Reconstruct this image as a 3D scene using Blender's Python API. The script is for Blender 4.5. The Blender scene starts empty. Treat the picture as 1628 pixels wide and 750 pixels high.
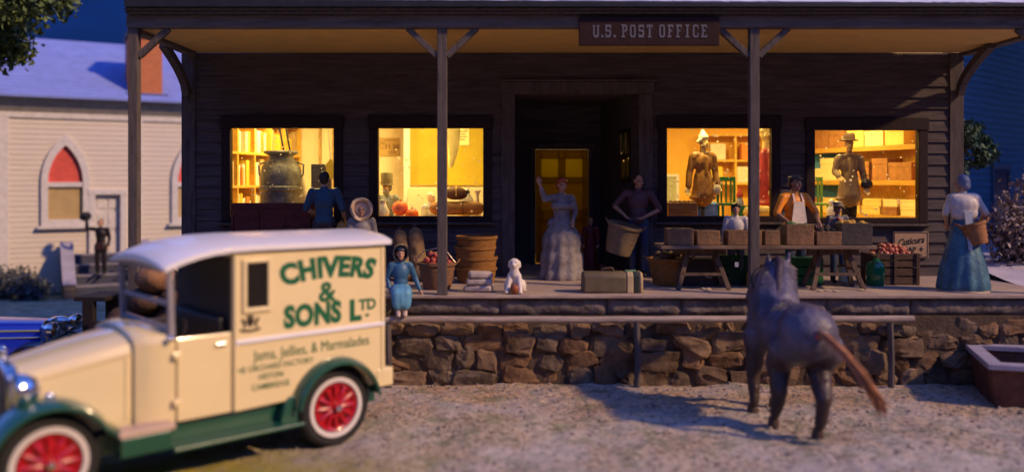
import bpy, bmesh, math, random
from mathutils import Vector, Matrix, noise
from math import radians as R, sin, cos, pi
SC = bpy.context.scene
COL = SC.collection

# ------------------------------------------------------------------ camera, sky, sun, exposure
cam_d = bpy.data.cameras.new("camera"); cam = bpy.data.objects.new("camera", cam_d); COL.objects.link(cam)
cam.location = (0, 0, 3.05); cam.rotation_euler = (R(90), 0, 0)
cam_d.sensor_width = 36; cam_d.lens = 36 * 1382 / 1628; cam_d.shift_y = -88 / 1628
cam_d.clip_start = .1; cam_d.clip_end = 2000
cam_d.dof.use_dof = True; cam_d.dof.focus_distance = 15.0; cam_d.dof.aperture_fstop = .205; cam_d.dof.aperture_blades = 9
SC.camera = cam

SUN_EL, SUN_DIR = 33.5, Vector((.92, -.39))           # low warm light from the right and a little from the front
w = bpy.data.worlds.new("World"); SC.world = w; w.use_nodes = True
nt = w.node_tree; nt.nodes.clear()
sky = nt.nodes.new('ShaderNodeTexSky'); sky.sky_type = 'NISHITA'; sky.sun_disc = False
sky.sun_elevation = R(SUN_EL); sky.sun_rotation = math.atan2(SUN_DIR.x, SUN_DIR.y)
tint = nt.nodes.new('ShaderNodeMix'); tint.data_type = 'RGBA'; tint.blend_type = 'MULTIPLY'; tint.inputs[0].default_value = 1
sky.air_density = 1.0; sky.dust_density = 0; sky.ozone_density = 3
tint.inputs[7].default_value = (.40, .50, .95, 1)
bg = nt.nodes.new('ShaderNodeBackground'); bg.inputs[1].default_value = .15
wo = nt.nodes.new('ShaderNodeOutputWorld')
nt.links.new(sky.outputs[0], tint.inputs[6]); nt.links.new(tint.outputs[2], bg.inputs[0]); nt.links.new(bg.outputs[0], wo.inputs[0])
sd = bpy.data.lights.new("sun", 'SUN'); sd.energy = 1.95; sd.angle = R(2.6); sd.color = (1, .66, .36)
sun = bpy.data.objects.new("sun", sd); COL.objects.link(sun)
sun.rotation_euler = Vector((SUN_DIR.x * cos(R(SUN_EL)), SUN_DIR.y * cos(R(SUN_EL)), sin(R(SUN_EL)))).to_track_quat('Z', 'Y').to_euler()
SC.view_settings.view_transform = 'Standard'; SC.view_settings.look = 'None'
SC.view_settings.exposure = 1.0; SC.view_settings.gamma = 1; SC.view_settings.use_curve_mapping = False
LAMP = .60                                           # strength of the shop lamps, added ones included

# ------------------------------------------------------------------ materials
MATS = {}
def M(name, col=(.5, .5, .5), rough=.6, var=.2, sc=5, bump=.15, bsc=50, metal=0, spec=.4, coat=0, col2=None, stretch=(1, 1, 1), emit=None, estr=0, trans=0):
    if name in MATS: return MATS[name]
    m = bpy.data.materials.new(name); m.use_nodes = True; MATS[name] = m
    n = m.node_tree.nodes; l = m.node_tree.links; b = n['Principled BSDF']
    tc = n.new('ShaderNodeTexCoord'); mp = n.new('ShaderNodeMapping'); mp.inputs[3].default_value = stretch
    l.new(tc.outputs['Object'], mp.inputs[0])
    nz = n.new('ShaderNodeTexNoise'); nz.inputs['Scale'].default_value = sc; nz.inputs['Detail'].default_value = 7; nz.inputs['Roughness'].default_value = .62
    l.new(mp.outputs[0], nz.inputs['Vector'])
    rp = n.new('ShaderNodeMapRange'); rp.inputs[1].default_value = .3; rp.inputs[2].default_value = .7
    l.new(nz.outputs[0], rp.inputs[0])
    mx = n.new('ShaderNodeMix'); mx.data_type = 'RGBA'
    a = [max(0, c * (1 - var)) for c in col]; c2 = col2 or [min(1, c * (1 + var)) for c in col]
    mx.inputs[6].default_value = (*a, 1); mx.inputs[7].default_value = (*c2, 1)
    l.new(rp.outputs[0], mx.inputs[0]); l.new(mx.outputs[2], b.inputs['Base Color'])
    b.inputs['Roughness'].default_value = rough; b.inputs['Metallic'].default_value = metal
    b.inputs['Specular IOR Level'].default_value = spec; b.inputs['Coat Weight'].default_value = coat; b.inputs['Coat Roughness'].default_value = .07
    b.inputs['Transmission Weight'].default_value = trans
    if emit: b.inputs['Emission Color'].default_value = (*emit, 1); b.inputs['Emission Strength'].default_value = estr
    if bump:
        nb = n.new('ShaderNodeTexNoise'); nb.inputs['Scale'].default_value = bsc; nb.inputs['Detail'].default_value = 5
        l.new(mp.outputs[0], nb.inputs['Vector'])
        bp = n.new('ShaderNodeBump'); bp.inputs['Strength'].default_value = bump; bp.inputs['Distance'].default_value = .02
        l.new(nb.outputs[0], bp.inputs['Height']); l.new(bp.outputs[0], b.inputs['Normal'])
    return m
def wood(name, col, var=.35, stretch=(1, 6, 6), rough=.75, bump=.4): return M(name, col, rough, var, 3, bump, 14, stretch=stretch, spec=.25)
def paint(name, col, rough=.45, var=.14): return M(name, col, rough, var, 9, .25, 45, spec=.4)

def glass_mat():
    m = bpy.data.materials.new("dusty_window_glass"); m.use_nodes = True; n = m.node_tree.nodes; l = m.node_tree.links; n.clear()
    o = n.new('ShaderNodeOutputMaterial'); tr = n.new('ShaderNodeBsdfTransparent'); gl = n.new('ShaderNodeBsdfGlossy'); gl.inputs['Roughness'].default_value = .05
    fr = n.new('ShaderNodeFresnel'); fr.inputs[0].default_value = 1.35
    mx = n.new('ShaderNodeMixShader'); l.new(fr.outputs[0], mx.inputs[0]); l.new(tr.outputs[0], mx.inputs[1]); l.new(gl.outputs[0], mx.inputs[2])
    tc = n.new('ShaderNodeTexCoord'); vo = n.new('ShaderNodeTexVoronoi'); vo.inputs['Scale'].default_value = 9
    l.new(tc.outputs['Object'], vo.inputs['Vector'])
    nz = n.new('ShaderNodeTexNoise'); nz.inputs['Scale'].default_value = 2.2; l.new(tc.outputs['Object'], nz.inputs['Vector'])
    rp = n.new('ShaderNodeMapRange'); rp.inputs[1].default_value = .36; rp.inputs[2].default_value = .68; rp.inputs[3].default_value = 0; rp.inputs[4].default_value = .25
    l.new(nz.outputs[0], rp.inputs[0])
    lt = n.new('ShaderNodeMath'); lt.operation = 'LESS_THAN'; l.new(vo.outputs[0], lt.inputs[0]); l.new(rp.outputs[0], lt.inputs[1])
    df = n.new('ShaderNodeBsdfDiffuse'); df.inputs[0].default_value = (.9, .85, .75, 1)
    tl = n.new('ShaderNodeBsdfTranslucent'); tl.inputs[0].default_value = (.95, .85, .65, 1)
    m1 = n.new('ShaderNodeMixShader'); m1.inputs[0].default_value = .7; l.new(df.outputs[0], m1.inputs[1]); l.new(tl.outputs[0], m1.inputs[2])
    m2 = n.new('ShaderNodeMixShader'); l.new(lt.outputs[0], m2.inputs[0]); l.new(mx.outputs[0], m2.inputs[1]); l.new(m1.outputs[0], m2.inputs[2])
    l.new(m2.outputs[0], o.inputs[0]); return m
GLASS = glass_mat()

def ground_mat():
    m = bpy.data.materials.new("sandy_ground"); m.use_nodes = True; n = m.node_tree.nodes; l = m.node_tree.links; b = n['Principled BSDF']
    ge = n.new('ShaderNodeNewGeometry'); sx = n.new('ShaderNodeSeparateXYZ'); l.new(ge.outputs['Position'], sx.inputs[0])
    def nz(s, d=6):
        k = n.new('ShaderNodeTexNoise'); k.inputs['Scale'].default_value = s; k.inputs['Detail'].default_value = d; k.inputs['Roughness'].default_value = .65
        l.new(ge.outputs['Position'], k.inputs['Vector']); return k.outputs[0]
    def rng(s, a, c, lo=0, hi=1):
        k = n.new('ShaderNodeMapRange'); k.inputs[1].default_value = a; k.inputs[2].default_value = c; k.inputs[3].default_value = lo; k.inputs[4].default_value = hi
        l.new(s, k.inputs[0]); return k.outputs[0]
    def mul(a, c, op='MULTIPLY'):
        k = n.new('ShaderNodeMath'); k.operation = op
        for i, q in enumerate((a, c)):
            if isinstance(q, (int, float)): k.inputs[i].default_value = q
            else: l.new(q, k.inputs[i])
        return k.outputs[0]
    def mix(f, a, c):
        k = n.new('ShaderNodeMix'); k.data_type = 'RGBA'; l.new(f, k.inputs[0])
        for i, q in ((6, a), (7, c)):
            if isinstance(q, tuple): k.inputs[i].default_value = (*q, 1)
            else: l.new(q, k.inputs[i])
        return k.outputs[2]
    far = mix(rng(nz(1.1), .35, .65), (.50, .305, .165), (.60, .41, .25)); near = mix(rng(nz(1.3), .35, .65), (.47, .355, .255), (.61, .51, .42))  # orange far tone paints in the warm light near the wall
    base = mix(rng(mul(sx.outputs[1], mul(nz(1.7), 1.6), 'ADD'), 11.9, 12.8), near, far)
    base = mix(mul(rng(nz(13, 9), .49, .60), .9), base, (.14, .10, .07))
    base = mix(mul(rng(nz(24, 6), .53, .64), .75), base, (.70, .62, .56))
    moss = mul(rng(nz(2.6, 8), .5, .62), .65)
    base = mix(moss, base, (.17, .19, .10)); base = mix(mul(rng(nz(6, 9), .56, .66), .8), base, (.10, .095, .055))
    frost = mul(rng(nz(.8), .45, .62), .45); base = mix(frost, base, (.55, .53, .56))
    # mossy turf under and in front of the van
    a = mul(rng(sx.outputs[0], -2.6, -.4, 1, 0), rng(sx.outputs[1], 9.2, 10.2, 1, 0))
    base = mix(mul(a, rng(nz(5, 8), .3, .5)), base, (.40, .33, .07))
    lawn = mix(rng(nz(3.5, 8), .4, .62), (.17, .24, .17), (.36, .43, .38))
    base = mix(mul(rng(sx.outputs[1], 13.4, 14.6), rng(sx.outputs[0], -4.5, -3.5, 1, 0)), base, lawn)
    l.new(base, b.inputs['Base Color']); b.inputs['Roughness'].default_value = .95; b.inputs['Specular IOR Level'].default_value = .15
    bp = n.new('ShaderNodeBump'); bp.inputs['Strength'].default_value = .9; bp.inputs['Distance'].default_value = .05
    l.new(mul(nz(28, 8), nz(9, 6), 'ADD'), bp.inputs['Height']); l.new(bp.outputs[0], b.inputs['Normal'])
    return m

def brick_mat(name, c1, c2, mortar, scale=9):
    m = bpy.data.materials.new(name); m.use_nodes = True; n = m.node_tree.nodes; l = m.node_tree.links; b = n['Principled BSDF']
    tc = n.new('ShaderNodeTexCoord'); sx = n.new('ShaderNodeSeparateXYZ'); cx = n.new('ShaderNodeCombineXYZ'); l.new(tc.outputs['Object'], sx.inputs[0])
    ad = n.new('ShaderNodeMath'); ad.operation = 'ADD'; l.new(sx.outputs[0], ad.inputs[0]); l.new(sx.outputs[1], ad.inputs[1])
    l.new(ad.outputs[0], cx.inputs[0]); l.new(sx.outputs[2], cx.inputs[1])
    br = n.new('ShaderNodeTexBrick'); br.inputs['Scale'].default_value = scale; br.inputs[1].default_value = (*c1, 1); br.inputs[2].default_value = (*c2, 1); br.inputs[3].default_value = (*mortar, 1)
    br.inputs['Mortar Size'].default_value = .015
    l.new(cx.outputs[0], br.inputs[0]); l.new(br.outputs[0], b.inputs['Base Color']); b.inputs['Roughness'].default_value = .9
    return m

# ------------------------------------------------------------------ mesh helpers
class MB:
    def __init__(s): s.v = []; s.f = []; s.mi = []; s.cur = 0; s.X = None
    def add(s, vs, fs):
        o = len(s.v)
        if s.X is not None: vs = [s.X @ Vector(p) for p in vs]
        s.v += [tuple(p) for p in vs]; s.f += [tuple(i + o for i in q) for q in fs]; s.mi += [s.cur] * len(fs); return s
    def box(s, x0, x1, y0, y1, z0, z1):
        return s.add([(x0, y0, z0), (x1, y0, z0), (x1, y1, z0), (x0, y1, z0), (x0, y0, z1), (x1, y0, z1), (x1, y1, z1), (x0, y1, z1)],
                     [(3, 2, 1, 0), (4, 5, 6, 7), (0, 1, 5, 4), (1, 2, 6, 5), (2, 3, 7, 6), (3, 0, 4, 7)])
    def obox(s, c, d, rz=0, rx=0, ry=0):
        Q = Matrix.Translation(c) @ Matrix.Rotation(rz, 4, 'Z') @ Matrix.Rotation(ry, 4, 'Y') @ Matrix.Rotation(rx, 4, 'X')
        x, y, z = d[0] / 2, d[1] / 2, d[2] / 2
        vs = [Q @ Vector(p) for p in [(-x, -y, -z), (x, -y, -z), (x, y, -z), (-x, y, -z), (-x, -y, z), (x, -y, z), (x, y, z), (-x, y, z)]]
        return s.add(vs, [(3, 2, 1, 0), (4, 5, 6, 7), (0, 1, 5, 4), (1, 2, 6, 5), (2, 3, 7, 6), (3, 0, 4, 7)])
    def bar(s, p, q, wd, ht):                       # a squared timber from p to q
        p = Vector(p); q = Vector(q); d = (q - p).normalized(); u = Vector((0, 0, 1)) if abs(d.z) < .9 else Vector((0, 1, 0))
        a = d.cross(u).normalized() * wd / 2; b = a.cross(d).normalized() * ht / 2
        return s.add([p - a - b, p + a - b, p + a + b, p - a + b, q - a - b, q + a - b, q + a + b, q - a + b],
                     [(3, 2, 1, 0), (4, 5, 6, 7), (0, 1, 5, 4), (1, 2, 6, 5), (2, 3, 7, 6), (3, 0, 4, 7)])
    def tube(s, pts, r, n=10, cap=True):
        pts = [Vector(p) for p in pts]; rs = r if isinstance(r, (list, tuple)) else [r] * len(pts)
        vs = []; fs = []; ref = None
        for i, p in enumerate(pts):
            d = (pts[min(i + 1, len(pts) - 1)] - pts[max(i - 1, 0)]).normalized()
            if ref is None: ref = Vector((0, 0, 1)) if abs(d.z) < .9 else Vector((1, 0, 0))
            a = (ref - d * ref.dot(d)).normalized(); ref = a; b = d.cross(a)
            vs += [p + (a * cos(2 * pi * k / n) + b * sin(2 * pi * k / n)) * rs[i] for k in range(n)]
        for i in range(len(pts) - 1):
            fs += [(i * n + k, i * n + (k + 1) % n, (i + 1) * n + (k + 1) % n, (i + 1) * n + k) for k in range(n)]
        if cap: fs += [tuple(range(n - 1, -1, -1)), tuple((len(pts) - 1) * n + k for k in range(n))]
        return s.add(vs, fs)
    def cap(s, p, q, r0, r1=None, n=12):            # tapered capsule
        r1 = r0 if r1 is None else r1; p = Vector(p); q = Vector(q); d = q - p
        d = d.normalized() if d.length > 1e-6 else Vector((0, 0, 1))
        pts = [p - d * r0 * .98, p - d * r0 * .7, p - d * r0 * .0, q, q + d * r1 * .7, q + d * r1 * .98]
        return s.tube(pts, [r0 * .2, r0 * .71, r0, r1, r1 * .71, r1 * .2], n)
    def ell(s, c, r, n=14, rot=None):
        m = max(6, n // 2 + 1); vs = []; fs = []; c = Vector(c); r = (r, r, r) if isinstance(r, (int, float)) else r
        for i in range(m + 1):
            t = pi * i / m
            for k in range(n):
                f = 2 * pi * k / n; p = Vector((r[0] * sin(t) * cos(f), r[1] * sin(t) * sin(f), r[2] * cos(t)))
                vs.append(c + (rot @ p if rot else p))
        for i in range(m):
            fs += [(i * n + k, (i + 1) * n + k, (i + 1) * n + (k + 1) % n, i * n + (k + 1) % n) for k in range(n)]
        return s.add(vs, fs)
    def lathe(s, prof, n=24, c=(0, 0, 0), fold=0, nf=9, ph=0, cap=True, sx=1, sy=1):
        vs = []; fs = []; m = len(prof); zs = [p[1] for p in prof]; z0, z1 = min(zs), max(zs)
        for r, z in prof:
            t = 1 - (z - z0) / max(1e-6, z1 - z0)
            for k in range(n):
                f = 2 * pi * k / n; q = r * (1 + fold * t * sin(nf * f + ph + 2 * t))
                vs.append((c[0] + q * cos(f) * sx, c[1] + q * sin(f) * sy, c[2] + z))
        for i in range(m - 1):
            fs += [(i * n + k, i * n + (k + 1) % n, (i + 1) * n + (k + 1) % n, (i + 1) * n + k) for k in range(n)]
        if cap:
            if prof[0][0] > 1e-4: fs.append(tuple(range(n - 1, -1, -1)))
            if prof[-1][0] > 1e-4: fs.append(tuple((m - 1) * n + k for k in range(n)))
        return s.add(vs, fs)
    def prism(s, poly, vec):                        # polygon of 3D points pushed along vec
        n = len(poly); vec = Vector(vec); a = [Vector(p) for p in poly]
        return s.add(a + [p + vec for p in a], [tuple(range(n - 1, -1, -1)), tuple(range(n, 2 * n))] + [(i, (i + 1) % n, n + (i + 1) % n, n + i) for i in range(n)])
    def loft(s, secs, cap=True):
        n = len(secs[0]); vs = [p for q in secs for p in q]; fs = []
        for i in range(len(secs) - 1):
            fs += [(i * n + k, i * n + (k + 1) % n, (i + 1) * n + (k + 1) % n, (i + 1) * n + k) for k in range(n)]
        if cap: fs += [tuple(range(n - 1, -1, -1)), tuple((len(secs) - 1) * n + k for k in range(n))]
        return s.add(vs, fs)
    def mesh(s, name, mats=(), off=(0, 0, 0), norm=True):
        me = bpy.data.meshes.new(name); o = Vector(off)
        me.from_pydata([tuple(Vector(p) - o) for p in s.v] if o.length else s.v, [], s.f)
        for m in mats: me.materials.append(m)
        if max(s.mi, default=0): me.polygons.foreach_set('material_index', s.mi)
        if norm:
            b = bmesh.new(); b.from_mesh(me); bmesh.ops.recalc_face_normals(b, faces=b.faces); b.to_mesh(me); b.free()
        me.update(); return me
    def build(s, name, mats, parent=None, smooth=True, bevel=0, world=True, norm=True, loc=None, ang=40):
        mats = mats if isinstance(mats, (list, tuple)) else [mats]
        off = (0, 0, 0)
        if parent is not None and world: off = root_of(parent).location
        if loc is not None: off = loc
        me = s.mesh(name, mats, off, norm)
        if smooth:
            me.shade_smooth(); me.set_sharp_from_angle(angle=R(ang))
        ob = bpy.data.objects.new(name, me); COL.objects.link(ob)
        if parent is not None: ob.parent = parent
        if loc is not None: ob.location = loc
        if bevel:
            bv = ob.modifiers.new('bevel', 'BEVEL'); bv.width = bevel; bv.segments = 2; bv.limit_method = 'ANGLE'; bv.angle_limit = R(35)
        return ob
def root_of(o):
    while o.parent is not None: o = o.parent
    return o
def tag(o, label=None, cat=None, group=None, kind=None):
    if label: o['label'] = label
    if cat: o['category'] = cat
    if group: o['group'] = group
    if kind: o['kind'] = kind
    return o
def thing(name, label, cat, loc=(0, 0, 0), rz=0, group=None, scale=1):
    o = bpy.data.objects.new(name, None); COL.objects.link(o); o.location = loc; o.rotation_euler = (0, 0, rz); o.scale = (scale,) * 3
    o.empty_display_size = .2
    return tag(o, label, cat, group)
def dup(o, loc=None, rz=None, label=None, scale=None):
    def cp(a, par):
        c = a.copy(); COL.objects.link(c); c.parent = par
        for ch in list(a.children): cp(ch, c)
        return c
    c = cp(o, None)
    if loc is not None: c.location = loc
    if rz is not None: c.rotation_euler = (0, 0, rz)
    if scale is not None: c.scale = scale if isinstance(scale, tuple) else (scale,) * 3
    if label: c['label'] = label
    return c
def blob(mb, voxel=.016, it=3):                     # one continuous skin over all the pieces
    me = mb.mesh('skin', norm=True); ob = bpy.data.objects.new('skin', me); COL.objects.link(ob)
    m = ob.modifiers.new('r', 'REMESH'); m.mode = 'VOXEL'; m.voxel_size = voxel; m.use_smooth_shade = True
    if it: k = ob.modifiers.new('s', 'SMOOTH'); k.iterations = it; k.factor = .5
    dg = bpy.context.evaluated_depsgraph_get(); out = bpy.data.meshes.new_from_object(ob.evaluated_get(dg))
    bpy.data.objects.remove(ob); bpy.data.meshes.remove(me); out.materials.clear(); out.shade_smooth(); return out
def put(me, name, mat, parent=None, loc=None):
    me.materials.append(mat); me.name = name; o = bpy.data.objects.new(name, me); COL.objects.link(o); o.parent = parent
    if loc is not None: o.location = loc
    return o
def text_pts(s, size=1, bold=0, shear=0, width=1, depth=.004, space=1):
    """letters as a mesh in the XY plane, centred on x, baseline y=0"""
    c = bpy.data.curves.new('t', 'FONT'); c.body = s; c.size = size; c.offset = bold * size; c.shear = shear; c.extrude = depth; c.space_character = space
    c.align_x = 'CENTER'; c.resolution_u = 3
    o = bpy.data.objects.new('t', c); COL.objects.link(o)
    dg = bpy.context.evaluated_depsgraph_get(); me = bpy.data.meshes.new_from_object(o.evaluated_get(dg))
    vs = [(v.co.x * width, v.co.y, v.co.z) for v in me.vertices]; fs = [tuple(p.vertices) for p in me.polygons]
    bpy.data.objects.remove(o); bpy.data.curves.remove(c); bpy.data.meshes.remove(me); return vs, fs
def at(px, py, Y): return Vector(((px - 814) / 1382 * Y, Y, 3.05 - (py - 287) / 1382 * Y))   # photo measurement -> place in the scene

def leaves(name, mat, parent, pts, size, rnd, droop=.2):
    """leaf-shaped faces at the given points"""
    vs = []; fs = []; 
    for p in pts:
        d = Vector((rnd.gauss(0, 1), rnd.gauss(0, 1), rnd.gauss(0, 1) - droop)).normalized()
        u = d.cross(Vector((rnd.gauss(0, 1), rnd.gauss(0, 1), rnd.gauss(0, 1)))).normalized(); nrm = d.cross(u)
        L = size * rnd.uniform(.6, 1.3); W = L * .32; o = len(vs); p = Vector(p)
        vs += [p, p + d * L * .45 + u * W + nrm * W * .3, p + d * L, p + d * L * .45 - u * W + nrm * W * .3, p + d * L * .5]
        fs += [(o, o + 1, o + 4), (o + 1, o + 2, o + 4), (o + 2, o + 3, o + 4), (o + 3, o, o + 4)]
    me = bpy.data.meshes.new(name); off = root_of(parent).location if parent is not None else Vector((0, 0, 0))
    me.from_pydata([tuple(q - off) for q in vs], [], fs); me.materials.append(mat); me.update()
    ob = bpy.data.objects.new(name, me); COL.objects.link(ob); ob.parent = parent; return ob
# ------------------------------------------------------------------ palette
FZ, W, CZ = 1.334, 15.7, 5.345                      # porch floor, shop front, porch ceiling
sidingm = wood('weathered_grey_siding', (.085, .066, .066), .38, (.6, 5, 5), .85, .5)
trimm = wood('weathered_dark_trim', (.09, .07, .066), .4, (5, 5, .8), .85, .4)
beamm = wood('weathered_beam', (.125, .098, .09), .4, (.6, 5, 5), .85, .5)
postm = wood('weathered_post', (.10, .08, .074), .4, (7, 7, .8), .85, .5)
framem = wood('dark_maroon_frame', (.022, .009, .008), .4, (4, 4, 4), .55, .3)
ochre = M('ochre_ceiling_paint', (.66, .40, .11), .8, .1, 3, .1, 30)
floorm = wood('porch_boards', (.36, .27, .22), .35, (.7, 8, 5), .85, .5)
wally = M('yellow_interior_plaster', (.85, .60, .10), .8, .08, 2, .1, 20)
walln = M('orange_interior_plaster', (.84, .46, .07), .8, .08, 2, .1, 20)
cream = M('cream_interior_plaster', (.88, .74, .48), .8, .08, 2, .1, 20)
olive = M('olive_yellow_panel', (.48, .34, .02), .75, .1, 2, .1, 20)
shelfy = wood('yellow_shelf_wood', (.78, .47, .07), .2, (3, 3, 3), .6, .2)
doory = wood('old_yellow_door_paint', (.62, .42, .07), .35, (6, 6, 1), .6, .4)
snowm = M('frosty_roof', (.62, .60, .66), .9, .12, 2, .5, 26)
white = paint('white_paint', (.78, .75, .70)); 
darkm = M('dark_paint', (.02, .02, .025), .5, .3)

# ------------------------------------------------------------------ ground, hills, bank
def hgt(x, y):
    h = .05 * noise.fractal(Vector((x * .8, y * .8, 1)), 1, 2, 3) + .022 * noise.noise(Vector((x * 5, y * 5, 7))) + .016 * noise.noise(Vector((x * 12, y * 12, 3)))
    if y > 15: h -= min(.28, (y - 15) * .03)
    return h
def axis(lo, hi, st, out, k):
    a = [lo + i * st for i in range(int(round((hi - lo) / st)) + 1)]
    d = st; q = lo; pre = []
    while q > -out: d *= k; q -= d; pre.append(q)
    d = st; q = hi; post = []
    while q < out: d *= k; q += d; post.append(q)
    return pre[::-1] + a + post
xs = axis(-8, 8, .055, 320, 1.25); ys = axis(6.5, 13.4, .055, 320, 1.25)
g = MB(); g.v = [(x, y, hgt(x, y)) for y in ys for x in xs]; nx = len(xs)
g.f = [(j * nx + i, j * nx + i + 1, (j + 1) * nx + i + 1, (j + 1) * nx + i) for j in range(len(ys) - 1) for i in range(nx - 1)]; g.mi = [0] * len(g.f)
tag(g.build('ground', ground_mat(), norm=False, ang=180), kind='structure')

rnd = random.Random(4)
h = MB(); top = []; N = 240                         # dark hills far behind the village, with an added ring behind the camera
for i in range(N + 1):
    a = R(-180 + 360 * i / N); back = max(0, min(1, (abs(a) - R(75)) / R(30))); d = 150 - 70 * back   # unseen rear ring added, closer and higher, to hold skylight off the porch
    top.append((d * sin(a), d * cos(a), 33 + 9 * back + 1.6 * noise.noise(Vector((i * .09, 2, 0)))))
secs = []
for k, (f, dz) in enumerate([(.55, 0), (.8, .55), (1, 1), (1.5, 1.02)]):
    secs.append([(x * f, y * f, -1 + (z + 1) * dz + (noise.noise(Vector((x * .05, y * .05, k))) * 2 if 0 < k < 2 else 0)) for x, y, z in top])
vs = [p for q in secs for p in q]; n1 = N + 1
h.add(vs, [(r * n1 + i, r * n1 + i + 1, (r + 1) * n1 + i + 1, (r + 1) * n1 + i) for r in range(3) for i in range(N)])
tag(h.build('hills_and_sky_blocker', M('night_blue_hills', (.006, .030, .115), 1, .25, .05, 0, spec=0), norm=False), kind='structure')

bankm = M('frosty_bank', (.46, .42, .48), .95, .15, 1.5, .8, 18)
b = MB(); gx, gy = 60, 26; vs = []
for j in range(gy + 1):
    for i in range(gx + 1):
        x = 8.35 + (i / gx) ** 1.5 * 30; y = 13.14 + (j / gy) ** 1.4 * 22
        z = FZ - .02 + .05 * noise.noise(Vector((x * 1.4, y * 1.4, 0))) + .18 * max(0, min(1, (y - 14.2) / 2)) * (1 + .5 * noise.noise(Vector((x * .7, y * .7, 5))))
        if y < 14: z = min(z, FZ - .012)
        vs.append((x, y, z))
b.add(vs, [(j * (gx + 1) + i, j * (gx + 1) + i + 1, (j + 1) * (gx + 1) + i + 1, (j + 1) * (gx + 1) + i) for j in range(gy) for i in range(gx)])
tag(b.build('raised_ground', bankm, norm=False, ang=180), kind='structure')
st = MB(); srn = random.Random(8)
for k in range(3200):                                # loose grit and pebbles on the sand
    x = srn.uniform(-3.2, 8); y = 8.7 + srn.random() ** .6 * 4.3; r = .006 + .022 * srn.random() ** 5
    st.X = Matrix.Translation((x, y, hgt(x, y) + r * .3)) @ Matrix.Rotation(srn.uniform(0, 6), 4, 'Z') @ Matrix.Diagonal((srn.uniform(.7, 1.5), 1, .7, 1))
    st.ell((0, 0, 0), r, 6)
tag(st.build('loose_pebbles', M('pebble', (.27, .22, .18), .9, .45, 1.3, .3), norm=False), kind='stuff')

# ------------------------------------------------------------------ stone wall under the porch
sw = thing('stone_wall', 'low wall of rough brown fieldstones holding up the shop porch', 'wall', (0, 13.1, 0))
stonem = M('brown_fieldstone', (.13, .075, .042), .9, .55, 2.2, 1.0, 13, spec=.2, col2=(.29, .19, .12))
mort = M('dark_mortar', (.085, .055, .036), .95, .3, 6, .8, 20)
q = MB(); q.box(-6.05, 38, 13.055, 13.5, -.3, 1.02); q.box(-6.05, 38, 13.14, 13.5, 1.022, 1.285); q.build('mortar_bed', mort, sw, False)
q = MB(); rr = random.Random(21)
def stone(c, d):
    bm = bmesh.new(); e = rr.uniform(.3, .55); sg = lambda a: math.copysign(abs(a) ** e, a)
    for k in range(30):
        p = Vector((rr.gauss(0, 1), rr.gauss(0, 1), rr.gauss(0, 1))).normalized(); f = rr.uniform(.84, 1.04)
        bm.verts.new((sg(p.x) * f * d[0], sg(p.y) * f * d[1], sg(p.z) * f * d[2]))
    bmesh.ops.convex_hull(bm, input=bm.verts); bmesh.ops.delete(bm, geom=[v for v in bm.verts if not v.link_faces], context='VERTS')
    bmesh.ops.subdivide_edges(bm, edges=bm.edges, cuts=3, use_grid_fill=True, smooth=.07)
    sd_ = Vector((rr.uniform(0, 99), rr.uniform(0, 99), rr.uniform(0, 99))); tl = rr.uniform(-.12, .12) + (rr.uniform(-.4, .4) if rr.random() < .15 else 0)
    bm.normal_update()
    for v in bm.verts: v.co += v.normal * (.035 * noise.noise(v.co * 8 + sd_) + .026 * noise.noise(v.co * 20 + sd_))
    bm.verts.index_update(); M_ = Matrix.Translation(c) @ Matrix.Rotation(tl, 4, 'Y')
    q.cur = rr.choice((0, 0, 1, 2)); q.add([M_ @ v.co for v in bm.verts], [tuple(v.index for v in f.verts) for f in bm.faces]); bm.free()
zrow = [.09, .36, .60, .82]; hrow = [.17, .155, .135, .125]
for r in range(4):
    x = -6.1
    while x < 13:
        wd = rr.uniform(.24, .68); hh = hrow[r] * rr.uniform(.75, 1.3)
        stone((x + wd / 2, 13.1 + rr.uniform(-.03, .06), zrow[r] + rr.uniform(-.05, .05)), (wd * .55, rr.uniform(.11, .17), hh * 1.06)); x += wd + .02
q.build('stones', [stonem, M('rust_fieldstone', (.14, .07, .035), .9, .5, 3, 1.0, 15, spec=.2, col2=(.25, .145, .08)), M('grey_brown_fieldstone', (.09, .06, .042), .9, .5, 3, 1.0, 15, spec=.2, col2=(.21, .15, .105))], sw, norm=False, ang=28); q.cur = 0
q = MB(); x = -6.05
capm = M('grey_stone_curb', (.13, .095, .08), .9, .5, 3, 1.0, 14, col2=(.25, .20, .18))
while x < 13:
    wd = rr.uniform(1.0, 1.9); n1 = 14; poly = []
    for s_, (yy, z0, z1) in enumerate([(13.08, 1.03, 1.285)]):
        gxn = int(wd / .06); vs = []
        for j in range(6):
            for i in range(gxn + 1):
                px = x + wd * i / gxn; pz = z0 + (z1 - z0) * j / 5
                ed = min(1, min(i, gxn - i) / 1.0) * min(1, min(j, 5 - j) / 1.0)
                vs.append((px, yy + .05 * (1 - ed) - .035 * noise.noise(Vector((px * 4, pz * 9, 3))) - .02 * noise.noise(Vector((px * 11, pz * 16, 9))), pz))
        q.add(vs, [(j * (gxn + 1) + i, j * (gxn + 1) + i + 1, (j + 1) * (gxn + 1) + i + 1, (j + 1) * (gxn + 1) + i) for j in range(5) for i in range(gxn)])
    x += wd + .012
q.build('curb_course', capm, sw, norm=False, ang=70)
q = MB(); q.box(8.37, 38, 13.02, 13.3, 1.289, FZ - .004); q.build('coping', capm, sw, False, .012)

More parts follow.
